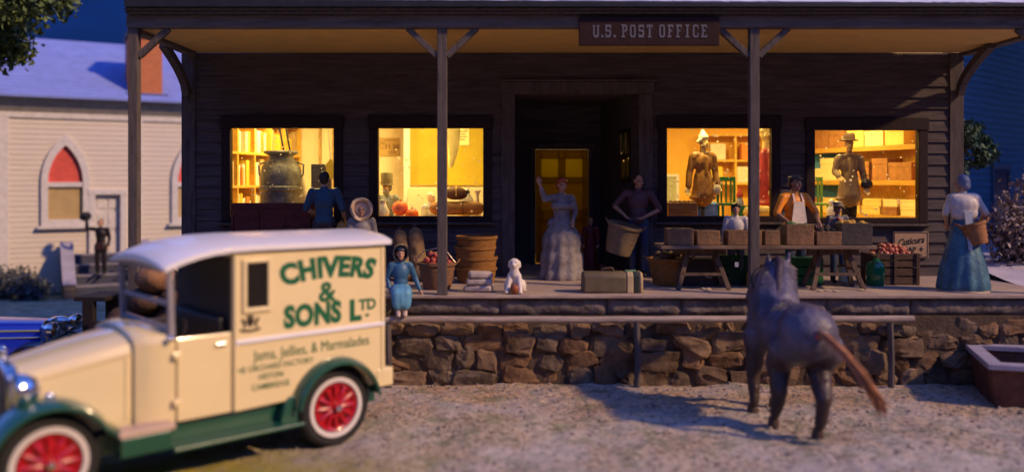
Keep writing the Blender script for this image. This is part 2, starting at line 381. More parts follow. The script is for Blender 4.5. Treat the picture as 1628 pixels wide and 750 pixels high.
# ------------------------------------------------------------------ the shop
shop = thing('general_store', 'dark grey clapboard store and post office with lit yellow windows behind a porch', 'shop building', (0, W, FZ))
XL, XR = -5.95, 8.13
WIN = [(-5.07, -3.21, 2.40, 3.985), (-2.41, -.52, 2.41, 3.985), (2.79, 4.67, 2.41, 3.985), (5.45, 7.32, 2.38, 3.95)]
openings = [(a - .05, c + .05, z0 - .05, z1 + .05) for a, c, z0, z1 in WIN] + [(.02, 2.30, FZ - .02, 4.62)]
q = MB(); br = random.Random(3); NC = 20; ch = (CZ - FZ) / NC
zc = sorted(set([FZ + i * ch for i in range(NC + 1)] + [z for o in openings for z in o[2:] if FZ < z < CZ]))
seams = {k: sorted([XL + .25, XR - .25] + [br.uniform(XL + .6, XR - .6) for _ in range(3)]) for k in range(NC)}
jit = {}
for z0, z1 in zip(zc[:-1], zc[1:]):
    if z1 - z0 < 1e-4: continue
    zm = (z0 + z1) / 2; k = min(NC - 1, int((zm - FZ) / ch)); zb = FZ + k * ch
    cuts = sorted(set(seams[k] + [x for o in openings if o[2] < zm < o[3] for x in o[:2]]))
    for x0, x1 in zip(cuts[:-1], cuts[1:]):
        xm = (x0 + x1) / 2
        if any(o[0] < xm < o[1] and o[2] < zm < o[3] for o in openings): continue
        j = jit.setdefault((k, [s for s in seams[k] if s <= xm][-1]), br.uniform(-.006, .006))
        y0 = W - .012 - .03 * (1 - (z0 - zb) / ch) + j; y1 = W - .012 - .03 * (1 - (z1 - zb) / ch) + j
        q.add([(x0, y0, z0), (x1, y0, z0), (x1, W + .1, z0), (x0, W + .1, z0), (x0, y1, z1), (x1, y1, z1), (x1, W + .1, z1), (x0, W + .1, z1)],
              [(3, 2, 1, 0), (4, 5, 6, 7), (0, 1, 5, 4), (1, 2, 6, 5), (2, 3, 7, 6), (3, 0, 4, 7)])
q.build('wall', sidingm, shop, False, norm=False)
for x0, x1 in ((XL, XL + .25), (XR - .25, XR)): q = MB(); q.box(x0, x1, W - .06, W + .1, FZ, CZ); q.build('corner_board', trimm, shop, False, .008)
q = MB(); q.box(XL, XL + .1, W + .103, 20.4, FZ, CZ); q.box(XR - .1, XR, W + .103, 20.4, FZ, CZ); q.box(XL, XR, 20.404, 20.5, FZ, CZ)
q.build('side_wall', sidingm, shop, False)
# interior rooms: one left of the entry, one right of it
q = MB(); q.box(XL + .104, -.06, 19.5, 19.6, FZ, CZ); q.box(-5.9, -5.45, 15.81, 19.49, FZ, CZ - .003); q.build('cream_room_wall', cream, shop, False)
q = MB(); q.box(2.35, XR - .104, 20.0, 20.1, FZ, CZ); q.box(7.95, 8.02, 15.81, 19.99, FZ, CZ - .003); q.build('orange_room_wall', walln, shop, False)
q = MB(); q.box(XL + .11, XR - .11, 15.81, 20.3, FZ - .06, FZ - .006); q.build('room_floor', wood('room_floor_boards', (.4, .24, .1)), shop, False)
q = MB(); q.box(XL + .004, XR - .004, 15.804, 20.39, CZ + .004, CZ + .1); q.build('room_ceiling', cream, shop, False)
q = MB(); q.box(-2.2, -.3, 18.8, 18.86, 2.95, CZ - .004); q.build('olive_panel', olive, shop, False)
q = MB(); q.box(-2.33, -2.2, 18.7, 18.9, FZ, CZ - .004); q.build('white_column', white, shop, False)
q = MB(); q.box(-2.2, -.3, 18.3, 18.79, FZ, 2.9); q.build('counter', cream, shop, False, .01)
# entry recess
q = MB(); q.box(-.05, .05, W + .01, 18.0, FZ, 4.6); q.box(-.05, .43, 18.0, 18.1, FZ, 4.6); q.box(1.63, 2.34, 18.0, 18.1, FZ, 4.6); q.box(.43, 1.63, 18.003, 18.1, 3.72, 4.6)
# right reveal splayed with a narrow sidelight
A = Vector((2.27, W + .01, 0)); B = Vector((1.83, 18.0, 0)); D = (B - A); Nn = Vector((D.y, -D.x, 0)).normalized() * .03
def splay(t0, t1, z0, z1): 
    p = [A + D * t0, A + D * t1, A + D * t1 + Nn, A + D * t0 + Nn]; q.prism([(v.x, v.y, z0) for v in p], (0, 0, z1 - z0))
splay(0, .17, FZ, 4.6); splay(.46, 1, FZ, 4.6); splay(.17, .46, FZ, 3.02); splay(.17, .46, 4.02, 4.6)
q.build('recess_wall', sidingm, shop, False)
q = MB(); q.box(0, 2.35, W + .01, 18.1, 4.604, 4.66); q.build('recess_ceiling', trimm, shop, False)
q = MB()
def sp2(t0, t1, z0, z1, o0=-.01, o1=.035):
    n_ = Nn.normalized(); p = [A + D * t0 + n_ * o0, A + D * t1 + n_ * o0, A + D * t1 + n_ * o1, A + D * t0 + n_ * o1]; q.prism([(v.x, v.y, z0) for v in p], (0, 0, z1 - z0))
sp2(.171, .20, 3.02, 4.02); sp2(.43, .459, 3.02, 4.02); sp2(.2, .43, 3.02, 3.09); sp2(.2, .43, 3.95, 4.02); sp2(.2, .43, 3.5, 3.54, 0, .03); sp2(.31, .325, 3.09, 3.95, 0, .03)
sl = q.build('side_window', framem, shop, False)
q = MB(); sp2(.2, .43, 3.09, 3.95, .012, .016); q.build('pane', GLASS, sl, False)
q = MB(); q.box(-.19, .05, W - .085, W + .005, FZ, 4.60); q.box(2.28, 2.53, W - .085, W + .005, FZ, 4.60); q.box(-.22, 2.56, W - .1, W + .005, 4.604, 4.82); q.box(-.26, 2.60, W - .13, W + .004, 4.824, 4.86)
q.build('entry_trim', trimm, shop, False, .008)
# windows
def window(a, c, z0, z1):
    fr = MB(); t = .16; y0, y1 = W - .075, W + .09
    fr.box(a - t, a, y0, y1, z0 - .1, z1 + .003); fr.box(c, c + t, y0, y1, z0 - .1, z1 + .003); fr.box(a - t - .02, c + t + .02, y0 - .015, y1 - .002, z1 + .005, z1 + .23)
    fr.box(a, c, y0, y1, z0 - .1, z0)
    f = fr.build('window', framem, shop, False, .01)
    s = MB(); s.box(a - t - .05, c + t + .05, W - .14, W - .02, z0 - .15, z0 - .105); s.build('sill', trimm, f, False, .008)
    p = MB(); p.box(a, c, W + .02, W + .026, z0, z1); p.build('pane', GLASS, f, False)
    b_ = MB(); iy = W + .105
    b_.box(a - .1, c + .1, iy, iy + .02, z0 - .3, z0 - .06); b_.build('inner_apron', shelfy, f, False)
for wv in WIN: window(*wv)
# display decks behind the panes
q = MB(); q.box(-5.44, -.14, 15.83, 16.75, 2.30, 2.36); q.box(2.42, 7.94, 15.83, 16.75, 2.28, 2.34); q.build('display_deck', shelfy, shop, False, .01)
# the yellow door
q = MB(); q.box(.365, .485, 17.93, 18.02, FZ, 3.69); q.box(1.58, 1.69, 17.93, 18.02, FZ, 3.69); q.box(.335, 1.72, 17.91, 18.02, 3.694, 3.83); q.build('door_frame', trimm, shop, False, .008)
dz = lambda py: 3.05 - (py - 287) / 1382 * 17.97
q = MB(); dx0, dx1 = .49, 1.575; cols = [(.60, .96), (1.10, 1.46)]; rows = [(dz(282), dz(252)), (dz(335), dz(291)), (dz(408), dz(352))]
xs_ = [dx0, .60, .96, 1.10, 1.46, dx1]; zs_ = [FZ + .02, rows[2][0], rows[2][1], rows[1][0], rows[1][1], rows[0][0], rows[0][1], 3.68]
for i in range(5):
    for j in range(7):
        hole = i in (1, 3) and j in (1, 3, 5)
        if not hole: q.box(xs_[i], xs_[i + 1], 17.96, 18.0, zs_[j], zs_[j + 1])
dr = q.build('door', None, shop, False)
frost = M('amber_frosted_glass', (.9, .62, .14), .6, .1, 8, .2, 40, trans=0)
def translucent(name, col):
    m = bpy.data.materials.new(name); m.use_nodes = True; n = m.node_tree.nodes; l = m.node_tree.links; n.clear()
    o = n.new('ShaderNodeOutputMaterial'); t = n.new('ShaderNodeBsdfTranslucent'); t.inputs[0].default_value = (*col, 1); d = n.new('ShaderNodeBsdfDiffuse'); d.inputs[0].default_value = (*[c * .6 for c in col], 1)
    x = n.new('ShaderNodeMixShader'); x.inputs[0].default_value = .8; l.new(d.outputs[0], x.inputs[1]); l.new(t.outputs[0], x.inputs[2]); l.new(x.outputs[0], o.inputs[0]); return m
tg = translucent('amber_glass', (.30, .24, .03)); tg2 = translucent('dull_amber_glass', (.22, .16, .02)); tgd = translucent('glowing_yellow_door', (.19, .13, .016))  # door made translucent so the lamp added behind it makes it glow
for j, rw in enumerate(rows):
    for cx in cols:
        p = MB(); p.box(cx[0], cx[1], 17.975, 17.99, rw[0], rw[1]); p.build('pane' if j < 2 else 'panel', tg if j == 0 else tg2 if j == 1 else tgd, dr, False)
dr.data.materials.clear(); dr.data.materials.append(tgd)
q = MB(); q.ell((1.52, 17.92, 2.35), .035); q.cap((1.52, 17.92, 2.35), (1.52, 17.96, 2.35), .015); q.build('handle', M('brass', (.3, .2, .06), .35, metal=1), dr)
# porch
q = MB(); x = XL - .02; k = 0
fr_ = random.Random(2)
ys_ = [13.0 + .18 * i for i in range(28)]
for y in ys_:
    y1 = min(y + .172, 18.0)
    if y1 - y < .02: break
    cuts = [-6.03, fr_.uniform(-4, -1), fr_.uniform(1, 4), 8.36]
    if y > W - .2: cuts = [.06, 2.2] if y > W - .05 else cuts
    for x0, x1 in zip(cuts[:-1], cuts[1:]): q.box(x0 + .002, x1 - .002, y, y1, FZ - .045, FZ + fr_.uniform(-.006, .0))
q.build('porch_floor', floorm, shop, False, .006)
q = MB(); q.box(-5.64, 8.24, 13.2, W - .065, CZ + .002, CZ + .05); q.build('porch_ceiling', ochre, shop, False)
q = MB(); q.box(-5.80, 8.26, 13.06, 13.24, CZ, CZ + .19); q.build('porch_beam', beamm, shop, False, .012)
q = MB(); q.bar((-5.72, 13.25, CZ + .04), (-5.75, W - .06, CZ + .04), .16, .2); q.build('side_beam', beamm, shop, False, .01)
q = MB(); q.bar((8.16, 13.25, CZ + .06), (8.16, W - .06, CZ + .04), .16, .2); q.build('side_beam', beamm, shop, False, .01)
q = MB(); q.box(-5.78, 8.28, 12.97, 13.3, CZ + .194, CZ + .235); q.box(-5.77, 8.3, 12.92, 13.3, CZ + .238, CZ + .275); q.build('cornice', trimm, shop, False, .012)
q = MB(); q.prism([(-5.74, 12.86, CZ + .278), (8.3, 12.86, CZ + .278), (8.3, 12.86, CZ + .312), (3, 12.86, CZ + .335), (-5.74, 12.86, CZ + .40)], (0, .5, 0)); q.build('eave_board', darkm, shop, False)
q = MB(); n_ = 200; vs = []
for i in range(n_ + 1):
    x = -5.72 + 14.0 * i / n_; e = .012 * noise.noise(Vector((x * 3, 0, 0))) + .012 * noise.noise(Vector((x * 14, 1, 0)))
    vs += [(x, 12.90 + e, CZ + .345 - .004 * x), (x, 12.88 + e, CZ + .375 - .0045 * x + e), (x, 17.0, CZ + 1.60), (x, 20.8, CZ + .62), (x, 20.8, CZ + .55), (x, 17.0, CZ + 1.5)]
q.add(vs, [(i * 6 + k, i * 6 + (k + 1) % 6, (i + 1) * 6 + (k + 1) % 6, (i + 1) * 6 + k) for i in range(n_) for k in range(6)] + [tuple(range(6)), tuple(n_ * 6 + k for k in range(6))])
q.build('roof', snowm, shop, False)
for x in (XL, XR - .1):
    q = MB(); q.prism([(x, 15.72, CZ + .11), (x, 20.45, CZ + .11), (x, 20.45, CZ + .60), (x, 17.0, CZ + 1.48), (x, 15.72, CZ + 1.05)], (.1, 0, 0)); q.build('gable', sidingm, shop, False)
def post(px, sides):
    q = MB(); q.box(px - .072, px + .072, 13.08, 13.22, FZ, CZ - .002); q.box(px - .085, px + .085, 13.065, 13.235, FZ, FZ + .03)
    p = q.build('porch_post', postm, shop, False, .01)
    for s in sides:
        a = MB(); a.bar((px + s * .07, 13.15, CZ - .42), (px + s * .52, 13.15, CZ - .0), .1, .09); a.build('brace', postm, p, False, .008)
for px, sd_ in ((-5.71, (1,)), (-1.055, (-1, 1)), (3.655, (-1, 1)), (8.16, (-1,))): post(px, sd_)
for bx in (-5.84, 8.03):
    q = MB(); pts = []
    for i in range(7):
        t = i / 6; pts.append((bx, W - .1 - 1.05 * t ** 1.3, CZ - .75 + .73 * t ** .75))
    for a_, b_ in zip(pts[:-1], pts[1:]): q.bar(a_, b_, .12, .13)
    q.build('eave_brace', postm, shop, False)

# lamps in the rooms
def lamp(x, y, z, power, label, size=.5):
    t = thing('ceiling_lamp', label, 'lamp', (x, y, z))
    q = MB(); q.lathe([(.05, .14), (.22, 0), (.23, -.01), (.2, -.01), (.04, .12)], 20, cap=False); q.build('lamp_shade', white, t, world=False)
    q = MB(); q.ell((0, 0, -.0), (.08, .08, .08)); q.build('bulb', M('bulb', (1, .8, .5), emit=(1, .72, .34), estr=5), t, world=False)
    q = MB(); q.tube([(0, 0, .14), (0, 0, CZ - z)], .012); q.build('cord', darkm, t, world=False)
    d = bpy.data.lights.new('lamp', 'AREA'); d.shape = 'DISK'; d.size = size; d.energy = power * LAMP; d.color = (1, .73, .24); d.spread = R(175)
    o = bpy.data.objects.new('lamp_light', d); COL.objects.link(o); o.parent = t; o.location = (0, 0, -.1)
lamp(-4.35, 17.4, 5.0, 95, 'white ceiling lamp hanging over the room behind the leftmost window')
lamp(-1.6, 17.3, 5.0, 110, 'white ceiling lamp over the cream counter behind the second window')
lamp(3.8, 17.6, 5.0, 80, 'white ceiling lamp over the room with the brown coat and green chair')
lamp(6.2, 17.6, 5.0, 100, 'white ceiling lamp over the box shelves behind the rightmost window')

for x_, pw, lab in ((-4.2, 26, 'added white lamp, unseen above the leftmost window, lighting its goods'), (-1.5, 26, 'added white lamp, unseen above the second window, lighting its goods'), (3.5, 30, 'added white lamp, unseen above the third window, lighting its goods'), (6.2, 30, 'added white lamp, unseen above the rightmost window, lighting its goods')):
    lamp(x_, 15.98, 4.75, pw, lab, .2)  # unseen lamps added to light the window goods from the front
lamp(1.0, 19.1, 4.4, 55, 'added white lamp, unseen behind the yellow shop door to make it glow')  # unseen lamp added so the door and its panes glow
# signs
def letters_on(parent, name, mat, items, fn):
    q = MB()
    for vs, fs in items: q.add([fn(v) for v in vs], fs)
    return q.build(name, mat, parent, False)
sg = thing('post_office_sign', 'dark maroon board lettered U.S. POST OFFICE hanging from the porch beam', 'sign', (2.06, 13.0, 5.28))
q = MB(); q.box(1.0, 3.10, 12.985, 13.05, 5.065, 5.495); q.build('board', wood('dark_maroon_board', (.028, .009, .009), .3, (1, 4, 4)), sg, False, .01)
G = {'U': [(0, 0, 2, 9), (5, 0, 7, 9), (1, -1, 6, 1), (-.7, 8, 2.6, 9), (4.4, 8, 7.7, 9)], 'S': [(0, 7.5, 7, 9.5), (0, 4.2, 2, 8.5), (0.5, 3.8, 6.5, 5.4), (5, .5, 7, 4.8), (0, -1, 6.5, 1), (5.6, 6.2, 7, 8), (0, .5, 1.4, 2.6)],
     'P': [(1, -1, 3, 9), (1, 8, 6, 9.5), (5, 4.5, 7, 8.7), (2, 3.6, 6, 5.2), (-.4, -1, 4.4, .3), (-.4, 8.2, 2, 9.5)], 'O': [(0, 0, 2, 8.6), (5, 0, 7, 8.6), (1, 8, 6, 9.5), (1, -1, 6, .6)],
     'T': [(2.5, -1, 4.6, 9), (0, 8, 7, 9.5), (0, 6.6, 1.2, 8.4), (5.8, 6.6, 7, 8.4), (1.4, -1, 5.8, .3)], 'F': [(1, -1, 3, 9), (-.2, 8, 7, 9.5), (5.8, 6.6, 7, 8.4), (2, 3.8, 5.4, 5.3), (-.4, -1, 4.6, .3)],
     'I': [(2.5, -1, 4.6, 9), (1, 8.2, 6, 9.5), (1, -1, 6, .3)], 'C': [(0, 0, 2, 8.6), (1, 8, 6.4, 9.5), (5.6, 6.4, 7, 8.6), (1, -1, 6.4, .6), (5.6, .2, 7, 2.4)],
     'E': [(1, -1, 3, 9), (-.2, 8, 7, 9.5), (5.8, 6.6, 7, 8.4), (2, 3.8, 5.4, 5.3), (-.2, -1, 7, .5), (5.8, .2, 7, 2)], '.': [(0, -1, 2.4, 1.2)]}
q = MB(); x = 0; adv = []
for c in "U.S. POST OFFICE":
    if c == ' ': x += 5; continue
    adv.append((c, x)); x += 4.6 if c == '.' else 10.2
kx = 1.74 / x; kz = .192 / 10.5
for i, (c, x0) in enumerate(adv):
    for j, (a, b_, c_, d_) in enumerate(G[c]):
        yy = 12.979 - .0006 * j
        q.box(1.21 + (x0 + a) * kx, 1.21 + (x0 + c_) * kx, yy, 12.99, 5.2 + b_ * kz, 5.2 + d_ * kz)
q.build('lettering', M('sign_white', (.13, .12, .14), .7, .2), sg, False)

sp = thing('soap_sign', 'small tan Cuticura SOAP sign on the wall below the rightmost window', 'sign', at(1448, 388, W - .05))
c0 = at(1420, 410, W - .07); c1 = at(1476, 368, W - .07)
tan = M('tan_sign_paint', (.40, .255, .155), .7, .2, 6, .2); blk = M('black_letter', (.02, .015, .015), .7, .2)
q = MB(); q.box(c0.x, c1.x, W - .075, W - .045, c0.z, c1.z); q.build('board', tan, sp, False, .005)
q = MB(); e = .018
for a, b_, c_, d_ in ((0, 0, 1, 0), (0, 1, 1, 1), (0, 0, 0, 1), (1, 0, 1, 1)):
    X0, X1 = c0.x + .02 + a * (c1.x - c0.x - .04), c0.x + .02 + c_ * (c1.x - c0.x - .04); Z0, Z1 = c0.z + .02 + b_ * (c1.z - c0.z - .04), c0.z + .02 + d_ * (c1.z - c0.z - .04)
    q.box(min(X0, X1) - .006, max(X0, X1) + .006, W - .079 - .0003 * a, W - .07, min(Z0, Z1) - .006, max(Z0, Z1) + .006)
q.build('border', blk, sp, False)
mx = (c0.x + c1.x) / 2
its = []
for s, dx, dz_, sz, bo, shr in (("Cuticura", 0, .25, .165, .018, .25), ("SOAP", -.06, .11, .13, .012, 0), ("by the cake", .1, .045, .045, .004, .2)):
    vs, fs = text_pts(s, sz, bo, shr, .82 if s == "Cuticura" else .95); its.append(([(mx + dx + v[0], W - .078 - v[2] * .5, c0.z + dz_ + v[1] + (v[0] * .13 if s == "Cuticura" else 0)) for v in vs], fs))
for vs, fs in its: q = MB(); q.add(vs, fs); q.build('print', blk, sp, False)
q = MB()
q.prism([(c1.x - .13 + .045 * cos(i * pi / 4) * (1 if i % 2 == 0 else .4), W - .082, c0.z + .16 + .045 * sin(i * pi / 4) * (1 if i % 2 == 0 else .4)) for i in range(8)], (0, .006, 0))
q.build('star_mark', blk, sp, False)
# ------------------------------------------------------------------ church on the left
CT = R(30)
church = thing('chapel', 'cream clapboard chapel with red pointed windows and a frosty lavender roof', 'church', (-12.87, 26, -.3), CT)
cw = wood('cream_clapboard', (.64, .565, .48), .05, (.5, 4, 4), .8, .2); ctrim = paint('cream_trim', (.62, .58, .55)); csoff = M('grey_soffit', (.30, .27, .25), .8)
o0 = .3                                              # local z = world z + .3
def cb(q, x0, x1, y0, y1, z0, z1): q.box(x0, x1, y0, y1, z0 + o0, z1 + o0); return q
q = MB(); br = random.Random(5)
CWIN = [-.43, 3.17, -4.0]
CH0, CH1 = -7.5, 5.5
cop = [(x - .46, x + .46, 1.78, 4.15) for x in CWIN] + [(.36, 1.05, .0, 2.6)]
n = 34; h0, h1 = -.25, 4.86; ch = (h1 - h0) / n
zc = sorted(set([h0 + i * ch for i in range(n + 1)] + [1.78, 4.15, 2.6]))
for z0, z1 in zip(zc[:-1], zc[1:]):
    zm = (z0 + z1) / 2; k = int((zm - h0) / ch); zb = h0 + k * ch
    cuts = sorted([CH0, CH1] + [x for o in cop if o[2] < zm < o[3] for x in o[:2]])
    for x0, x1 in zip(cuts[:-1], cuts[1:]):
        xm = (x0 + x1) / 2
        if any(o[0] < xm < o[1] and o[2] < zm < o[3] for o in cop): continue
        y0 = -.016 * (1 - (z0 - zb) / ch); y1 = -.016 * (1 - (z1 - zb) / ch)
        q.add([(x0, y0, z0 + o0), (x1, y0, z0 + o0), (x1, .2, z0 + o0), (x0, .2, z0 + o0), (x0, y1, z1 + o0), (x1, y1, z1 + o0), (x1, .2, z1 + o0), (x0, .2, z1 + o0)],
              [(3, 2, 1, 0), (4, 5, 6, 7), (0, 1, 5, 4), (1, 2, 6, 5), (2, 3, 7, 6), (3, 0, 4, 7)])
q.build('wall', cw, church, False, world=False, norm=False)
q = MB()
for x in (CH0, CH1): q.prism([(x, .2, -.2), (x, 6.8, -.2), (x, 6.8, 5.3 + o0), (x, 3.4, 7.4 + o0), (x, .2, 5.3 + o0)], (.1 if x < 0 else -.1, 0, 0))
q.box(CH0 + .11, CH1 - .11, 6.6, 6.8, -.2, 5.3 + o0); q.build('end_wall', cw, church, False, world=False)
q = MB()
cb(q, CH0, CH1, -.06, -.02, 4.87, 5.04); cb(q, CH0 - .2, CH1 + .2, -.34, -.26, 5.44, 5.52)
q.build('frieze', ctrim, church, False, .008, False)
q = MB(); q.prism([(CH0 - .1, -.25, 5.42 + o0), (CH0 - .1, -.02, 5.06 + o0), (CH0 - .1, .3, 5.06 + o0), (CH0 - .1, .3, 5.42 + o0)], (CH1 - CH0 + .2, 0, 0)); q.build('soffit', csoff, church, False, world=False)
q = MB()
for x in (-2.15, 1.42, -5.6, 5.2): q = MB(); cb(q, x, x + .26, -.075, -.032, -.2, 4.865); q.build('pilaster', ctrim, church, False, .008, False)
q = MB(); n1 = 17; L = 3.75; pit = R(30)
for k in range(n1):
    t0, t1 = L * k / n1, L * (k + 1) / n1 + .02
    y0, z0 = -.42 + t0, 5.50 + o0 + t0 * math.tan(pit); y1, z1 = -.42 + t1, 5.50 + o0 + t1 * math.tan(pit)
    e = .02
    q.add([(CH0 - .35, y0, z0 + e), (CH1 + .35, y0, z0 + e), (CH1 + .35, y1, z1), (CH0 - .35, y1, z1), (CH0 - .35, y0, z0 - .05), (CH1 + .35, y0, z0 - .05), (CH1 + .35, y1, z1 - .06), (CH0 - .35, y1, z1 - .06)],
          [(0, 1, 2, 3), (7, 6, 5, 4), (4, 5, 1, 0), (5, 6, 2, 1), (6, 7, 3, 2), (7, 4, 0, 3)])
yr, zr = -.42 + L, 5.5 + o0 + L * math.tan(pit)
q.prism([(CH0 - .35, yr + .021, zr + .0), (CH0 - .35, yr + L, zr - L * math.tan(pit)), (CH0 - .35, yr + L, zr - L * math.tan(pit) - .06), (CH0 - .35, yr + .021, zr - .06)], (CH1 - CH0 + .7, 0, 0))
q.build('roof', M('lavender_frosted_shingles', (.20, .25, .58), .95, .12, 3, .6, 20), church, False, world=False, norm=False)
def gothic(hw, zs, za, n=10):                        # pointed arch outline from the right spring round to the left
    ht = za - zs; Rr = (hw * hw + ht * ht) / (2 * hw); cx = hw - Rr; a1 = math.atan2(ht, -cx); pts = []
    for i in range(n + 1): a = a1 * i / n; pts.append((cx + Rr * cos(a), zs + Rr * sin(a)))
    return pts + [(-x, z) for x, z in pts[-2::-1]]
redg = M('red_stained_glass', (.62, .085, .06), .5, .2, 6, .2, 30, spec=.5); blind = M('tan_window_blind', (.44, .31, .14), .8, .12, 4)
for x in CWIN:
    q = MB(); o_ = gothic(.64, 3.02, 4.42); i_ = gothic(.46, 3.02, 4.10)
    op = [(.64, 1.72)] + o_ + [(-.64, 1.72)]; ip = [(.46, 1.90)] + i_ + [(-.46, 1.90)]
    m_ = len(op); vs = [(x + a, yy, z + o0) for yy in (-.10, .04) for P_ in (op, ip) for a, z in P_]
    for k in range(m_):
        j = (k + 1) % m_
        q.add([vs[k], vs[j], vs[m_ + j], vs[m_ + k], vs[2 * m_ + k], vs[2 * m_ + j], vs[3 * m_ + j], vs[3 * m_ + k]], [(0, 1, 2, 3), (0, 4, 5, 1), (3, 2, 6, 7), (4, 7, 6, 5)])
    f = q.build('window', ctrim, church, False, world=False)
    q = MB(); q.box(x - .46, x + .46, -.07, .03, 2.86 + o0, 3.0 + o0); q.build('frame', ctrim, f, False, .006, False)
    q = MB(); q.box(x - .74, x + .74, -.17, -.02, 1.63 + o0, 1.715 + o0); q.build('sill', ctrim, f, False, .008, False)
    q = MB(); q.prism([(x + a, .02, z + o0) for a, z in [(.46, 3.0)] + i_ + [(-.46, 3.0)]], (0, .03, 0)); q.build('red_glass', redg, f, False, world=False)
    q = MB(); q.box(x - .46, x + .46, .02, .05, 1.9 + o0, 2.86 + o0); q.build('blind', blind, f, False, world=False)
    q = MB(); 
    # boards fill the corners above the arch
    up = [(x + a, z + o0) for a, z in gothic(.5, 3.02, 4.13)]
    for k in range(len(up) - 1):
        a, b_ = up[k], up[k + 1]; q.add([(a[0], .0, a[1]), (b_[0], .0, b_[1]), (b_[0], .0, 4.155 + o0), (a[0], .0, 4.155 + o0)], [(0, 1, 2, 3)])
    q.build('arch_filler', cw, f, False, world=False)
q = MB(); cb(q, .19, .36, -.11, .0, .7, 2.62); cb(q, 1.05, 1.22, -.11, .0, .7, 2.62); cb(q, .17, 1.24, -.12, .0, 2.625, 2.78)
f = q.build('door_frame', ctrim, church, False, .008, False)
q = MB(); cb(q, .36, 1.05, .08, .14, .7, 2.62)
for a in (.42, .73):
    for z0, z1 in ((.85, 1.45), (1.6, 2.1), (2.2, 2.5)): cb(q, a, a + .25, .055, .082, z0, z1)
d_ = q.build('door', ctrim, church, False, .006, False)
q = MB(); q.ell((.98, .05, 1.6 + o0), .035); q.build('handle', M('brass', (.3, .2, .06)), d_, world=False)
# chimney
q = MB(); cb(q, 1.30, 2.26, .0, 1.0, 5.55, 7.6); c_ = q.build('chimney', brick_mat('orange_brick', (.55, .17, .06), (.45, .13, .05), (.4, .2, .1), 5), church, False, world=False)
q = MB(); cb(q, 1.24, 2.32, -.06, 1.06, 7.45, 7.56); cb(q, 1.27, 2.29, -.03, 1.03, 7.604, 7.68); q.build('chimney_cap', darkm, c_, False, world=False)
q = MB(); cb(q, 1.2, 2.42, -.14, -.002, 5.66, 5.72); cb(q, 2.262, 2.4, -.002, .9, 5.68, 5.74); q.build('flashing', darkm, c_, False, world=False)
# church steps
stp = thing('church_steps', 'blue grey wooden steps with sloping cheek boards up to the chapel door', 'steps', (-12.87, 26, -.3), CT)
stm = wood('shaded_step_riser', (.06, .065, .10), .25, (1, 5, 5)); rise = .27  # dark riser colour stands in for shade on the step fronts
q = MB()
for k in range(4): q.box(-.26, 1.5, -.12 - .36 * (4 - k), -.125, .1 + rise * k + (.003 if k else -.1), .1 + rise * (k + 1) - .05)
q.build('riser', stm, stp, False, world=False)
q = MB()
for k in range(4): q.box(-.25, 1.49, -.15 - .36 * (4 - k), -.13 - .36 * (3 - k) if k < 3 else -.125, .1 + rise * (k + 1) - .048, .1 + rise * (k + 1))
q.build('tread', wood('grey_step_tread', (.22, .20, .24), .2, (1, 5, 5)), stp, False, .006, False)
for x in (-.56, 1.51):
    q = MB(); q.prism([(x, -.13, -.1), (x, -1.75, -.1), (x, -1.75, .42), (x, -1.55, .52), (x, -.35, 1.5), (x, -.13, 1.5)], (.28, 0, 0)); q.build('cheek_wall', wood('cheek_board', (.17, .13, .10)), stp, False, .01, False)
    q = MB(); q.prism([(x - .03, -1.8, .43), (x - .03, -1.57, .526), (x - .03, -.36, 1.51), (x - .03, -.36, 1.56), (x - .03, -1.58, .575), (x - .03, -1.8, .475)], (.34, 0, 0)); q.build('cheek_cap', M('lavender_cap', (.30, .28, .36), .9), stp, False, world=False)

# ------------------------------------------------------------------ blue house on the right
hb = thing('blue_house', 'dark blue clapboard house in shade behind the right end of the porch', 'house', (11.4, 22.0, 1.2), R(42))
bw = wood('blue_clapboard', (.06, .19, .34), .15, (.5, 4, 4), .85, .3)
q = MB(); 
for k in range(40):
    z0, z1 = k * .17, (k + 1) * .17
    q.add([(-5, -.028, z0), (11, -.028, z0), (11, .2, z0), (-5, .2, z0), (-5, 0, z1), (11, 0, z1), (11, .2, z1), (-5, .2, z1)], [(3, 2, 1, 0), (4, 5, 6, 7), (0, 1, 5, 4), (1, 2, 6, 5), (2, 3, 7, 6), (3, 0, 4, 7)])
q.build('wall', bw, hb, False, world=False, norm=False)
q = MB(); q.box(-5, -4.9, .2, 7, 0, 6.8); q.box(10.9, 11, .2, 7, 0, 6.8); q.box(-4.9, 10.9, 6.9, 7, 0, 6.8); q.build('side_wall', bw, hb, False, world=False)
q = MB(); q.prism([(-5.3, -.4, 6.7), (-5.3, 3.5, 9.3), (-5.3, 7.4, 6.7), (-5.3, 7.4, 6.84), (-5.3, 3.5, 9.45), (-5.3, -.4, 6.84)], (16.6, 0, 0)); q.build('roof', snowm, hb, False, world=False)
for x in (1.9, 5.2):
    q = MB()
    for a, b_, c, d in ((x, x + .1, .6, 2.15), (x + 1.2, x + 1.3, .6, 2.15), (x - .05, x + 1.35, 2.155, 2.27), (x - .05, x + 1.35, .5, .6)): q.box(a, b_, -.07, -.005, c, d)
    f = q.build('window', M('navy_trim', (.03, .08, .16)), hb, False, .006, False)
    q = MB(); q.box(x + .1, x + 1.2, -.045, -.035, .605, 2.15); q.build('pane', M('dark_window', (.006, .012, .03), .25, .1), f, False, world=False)

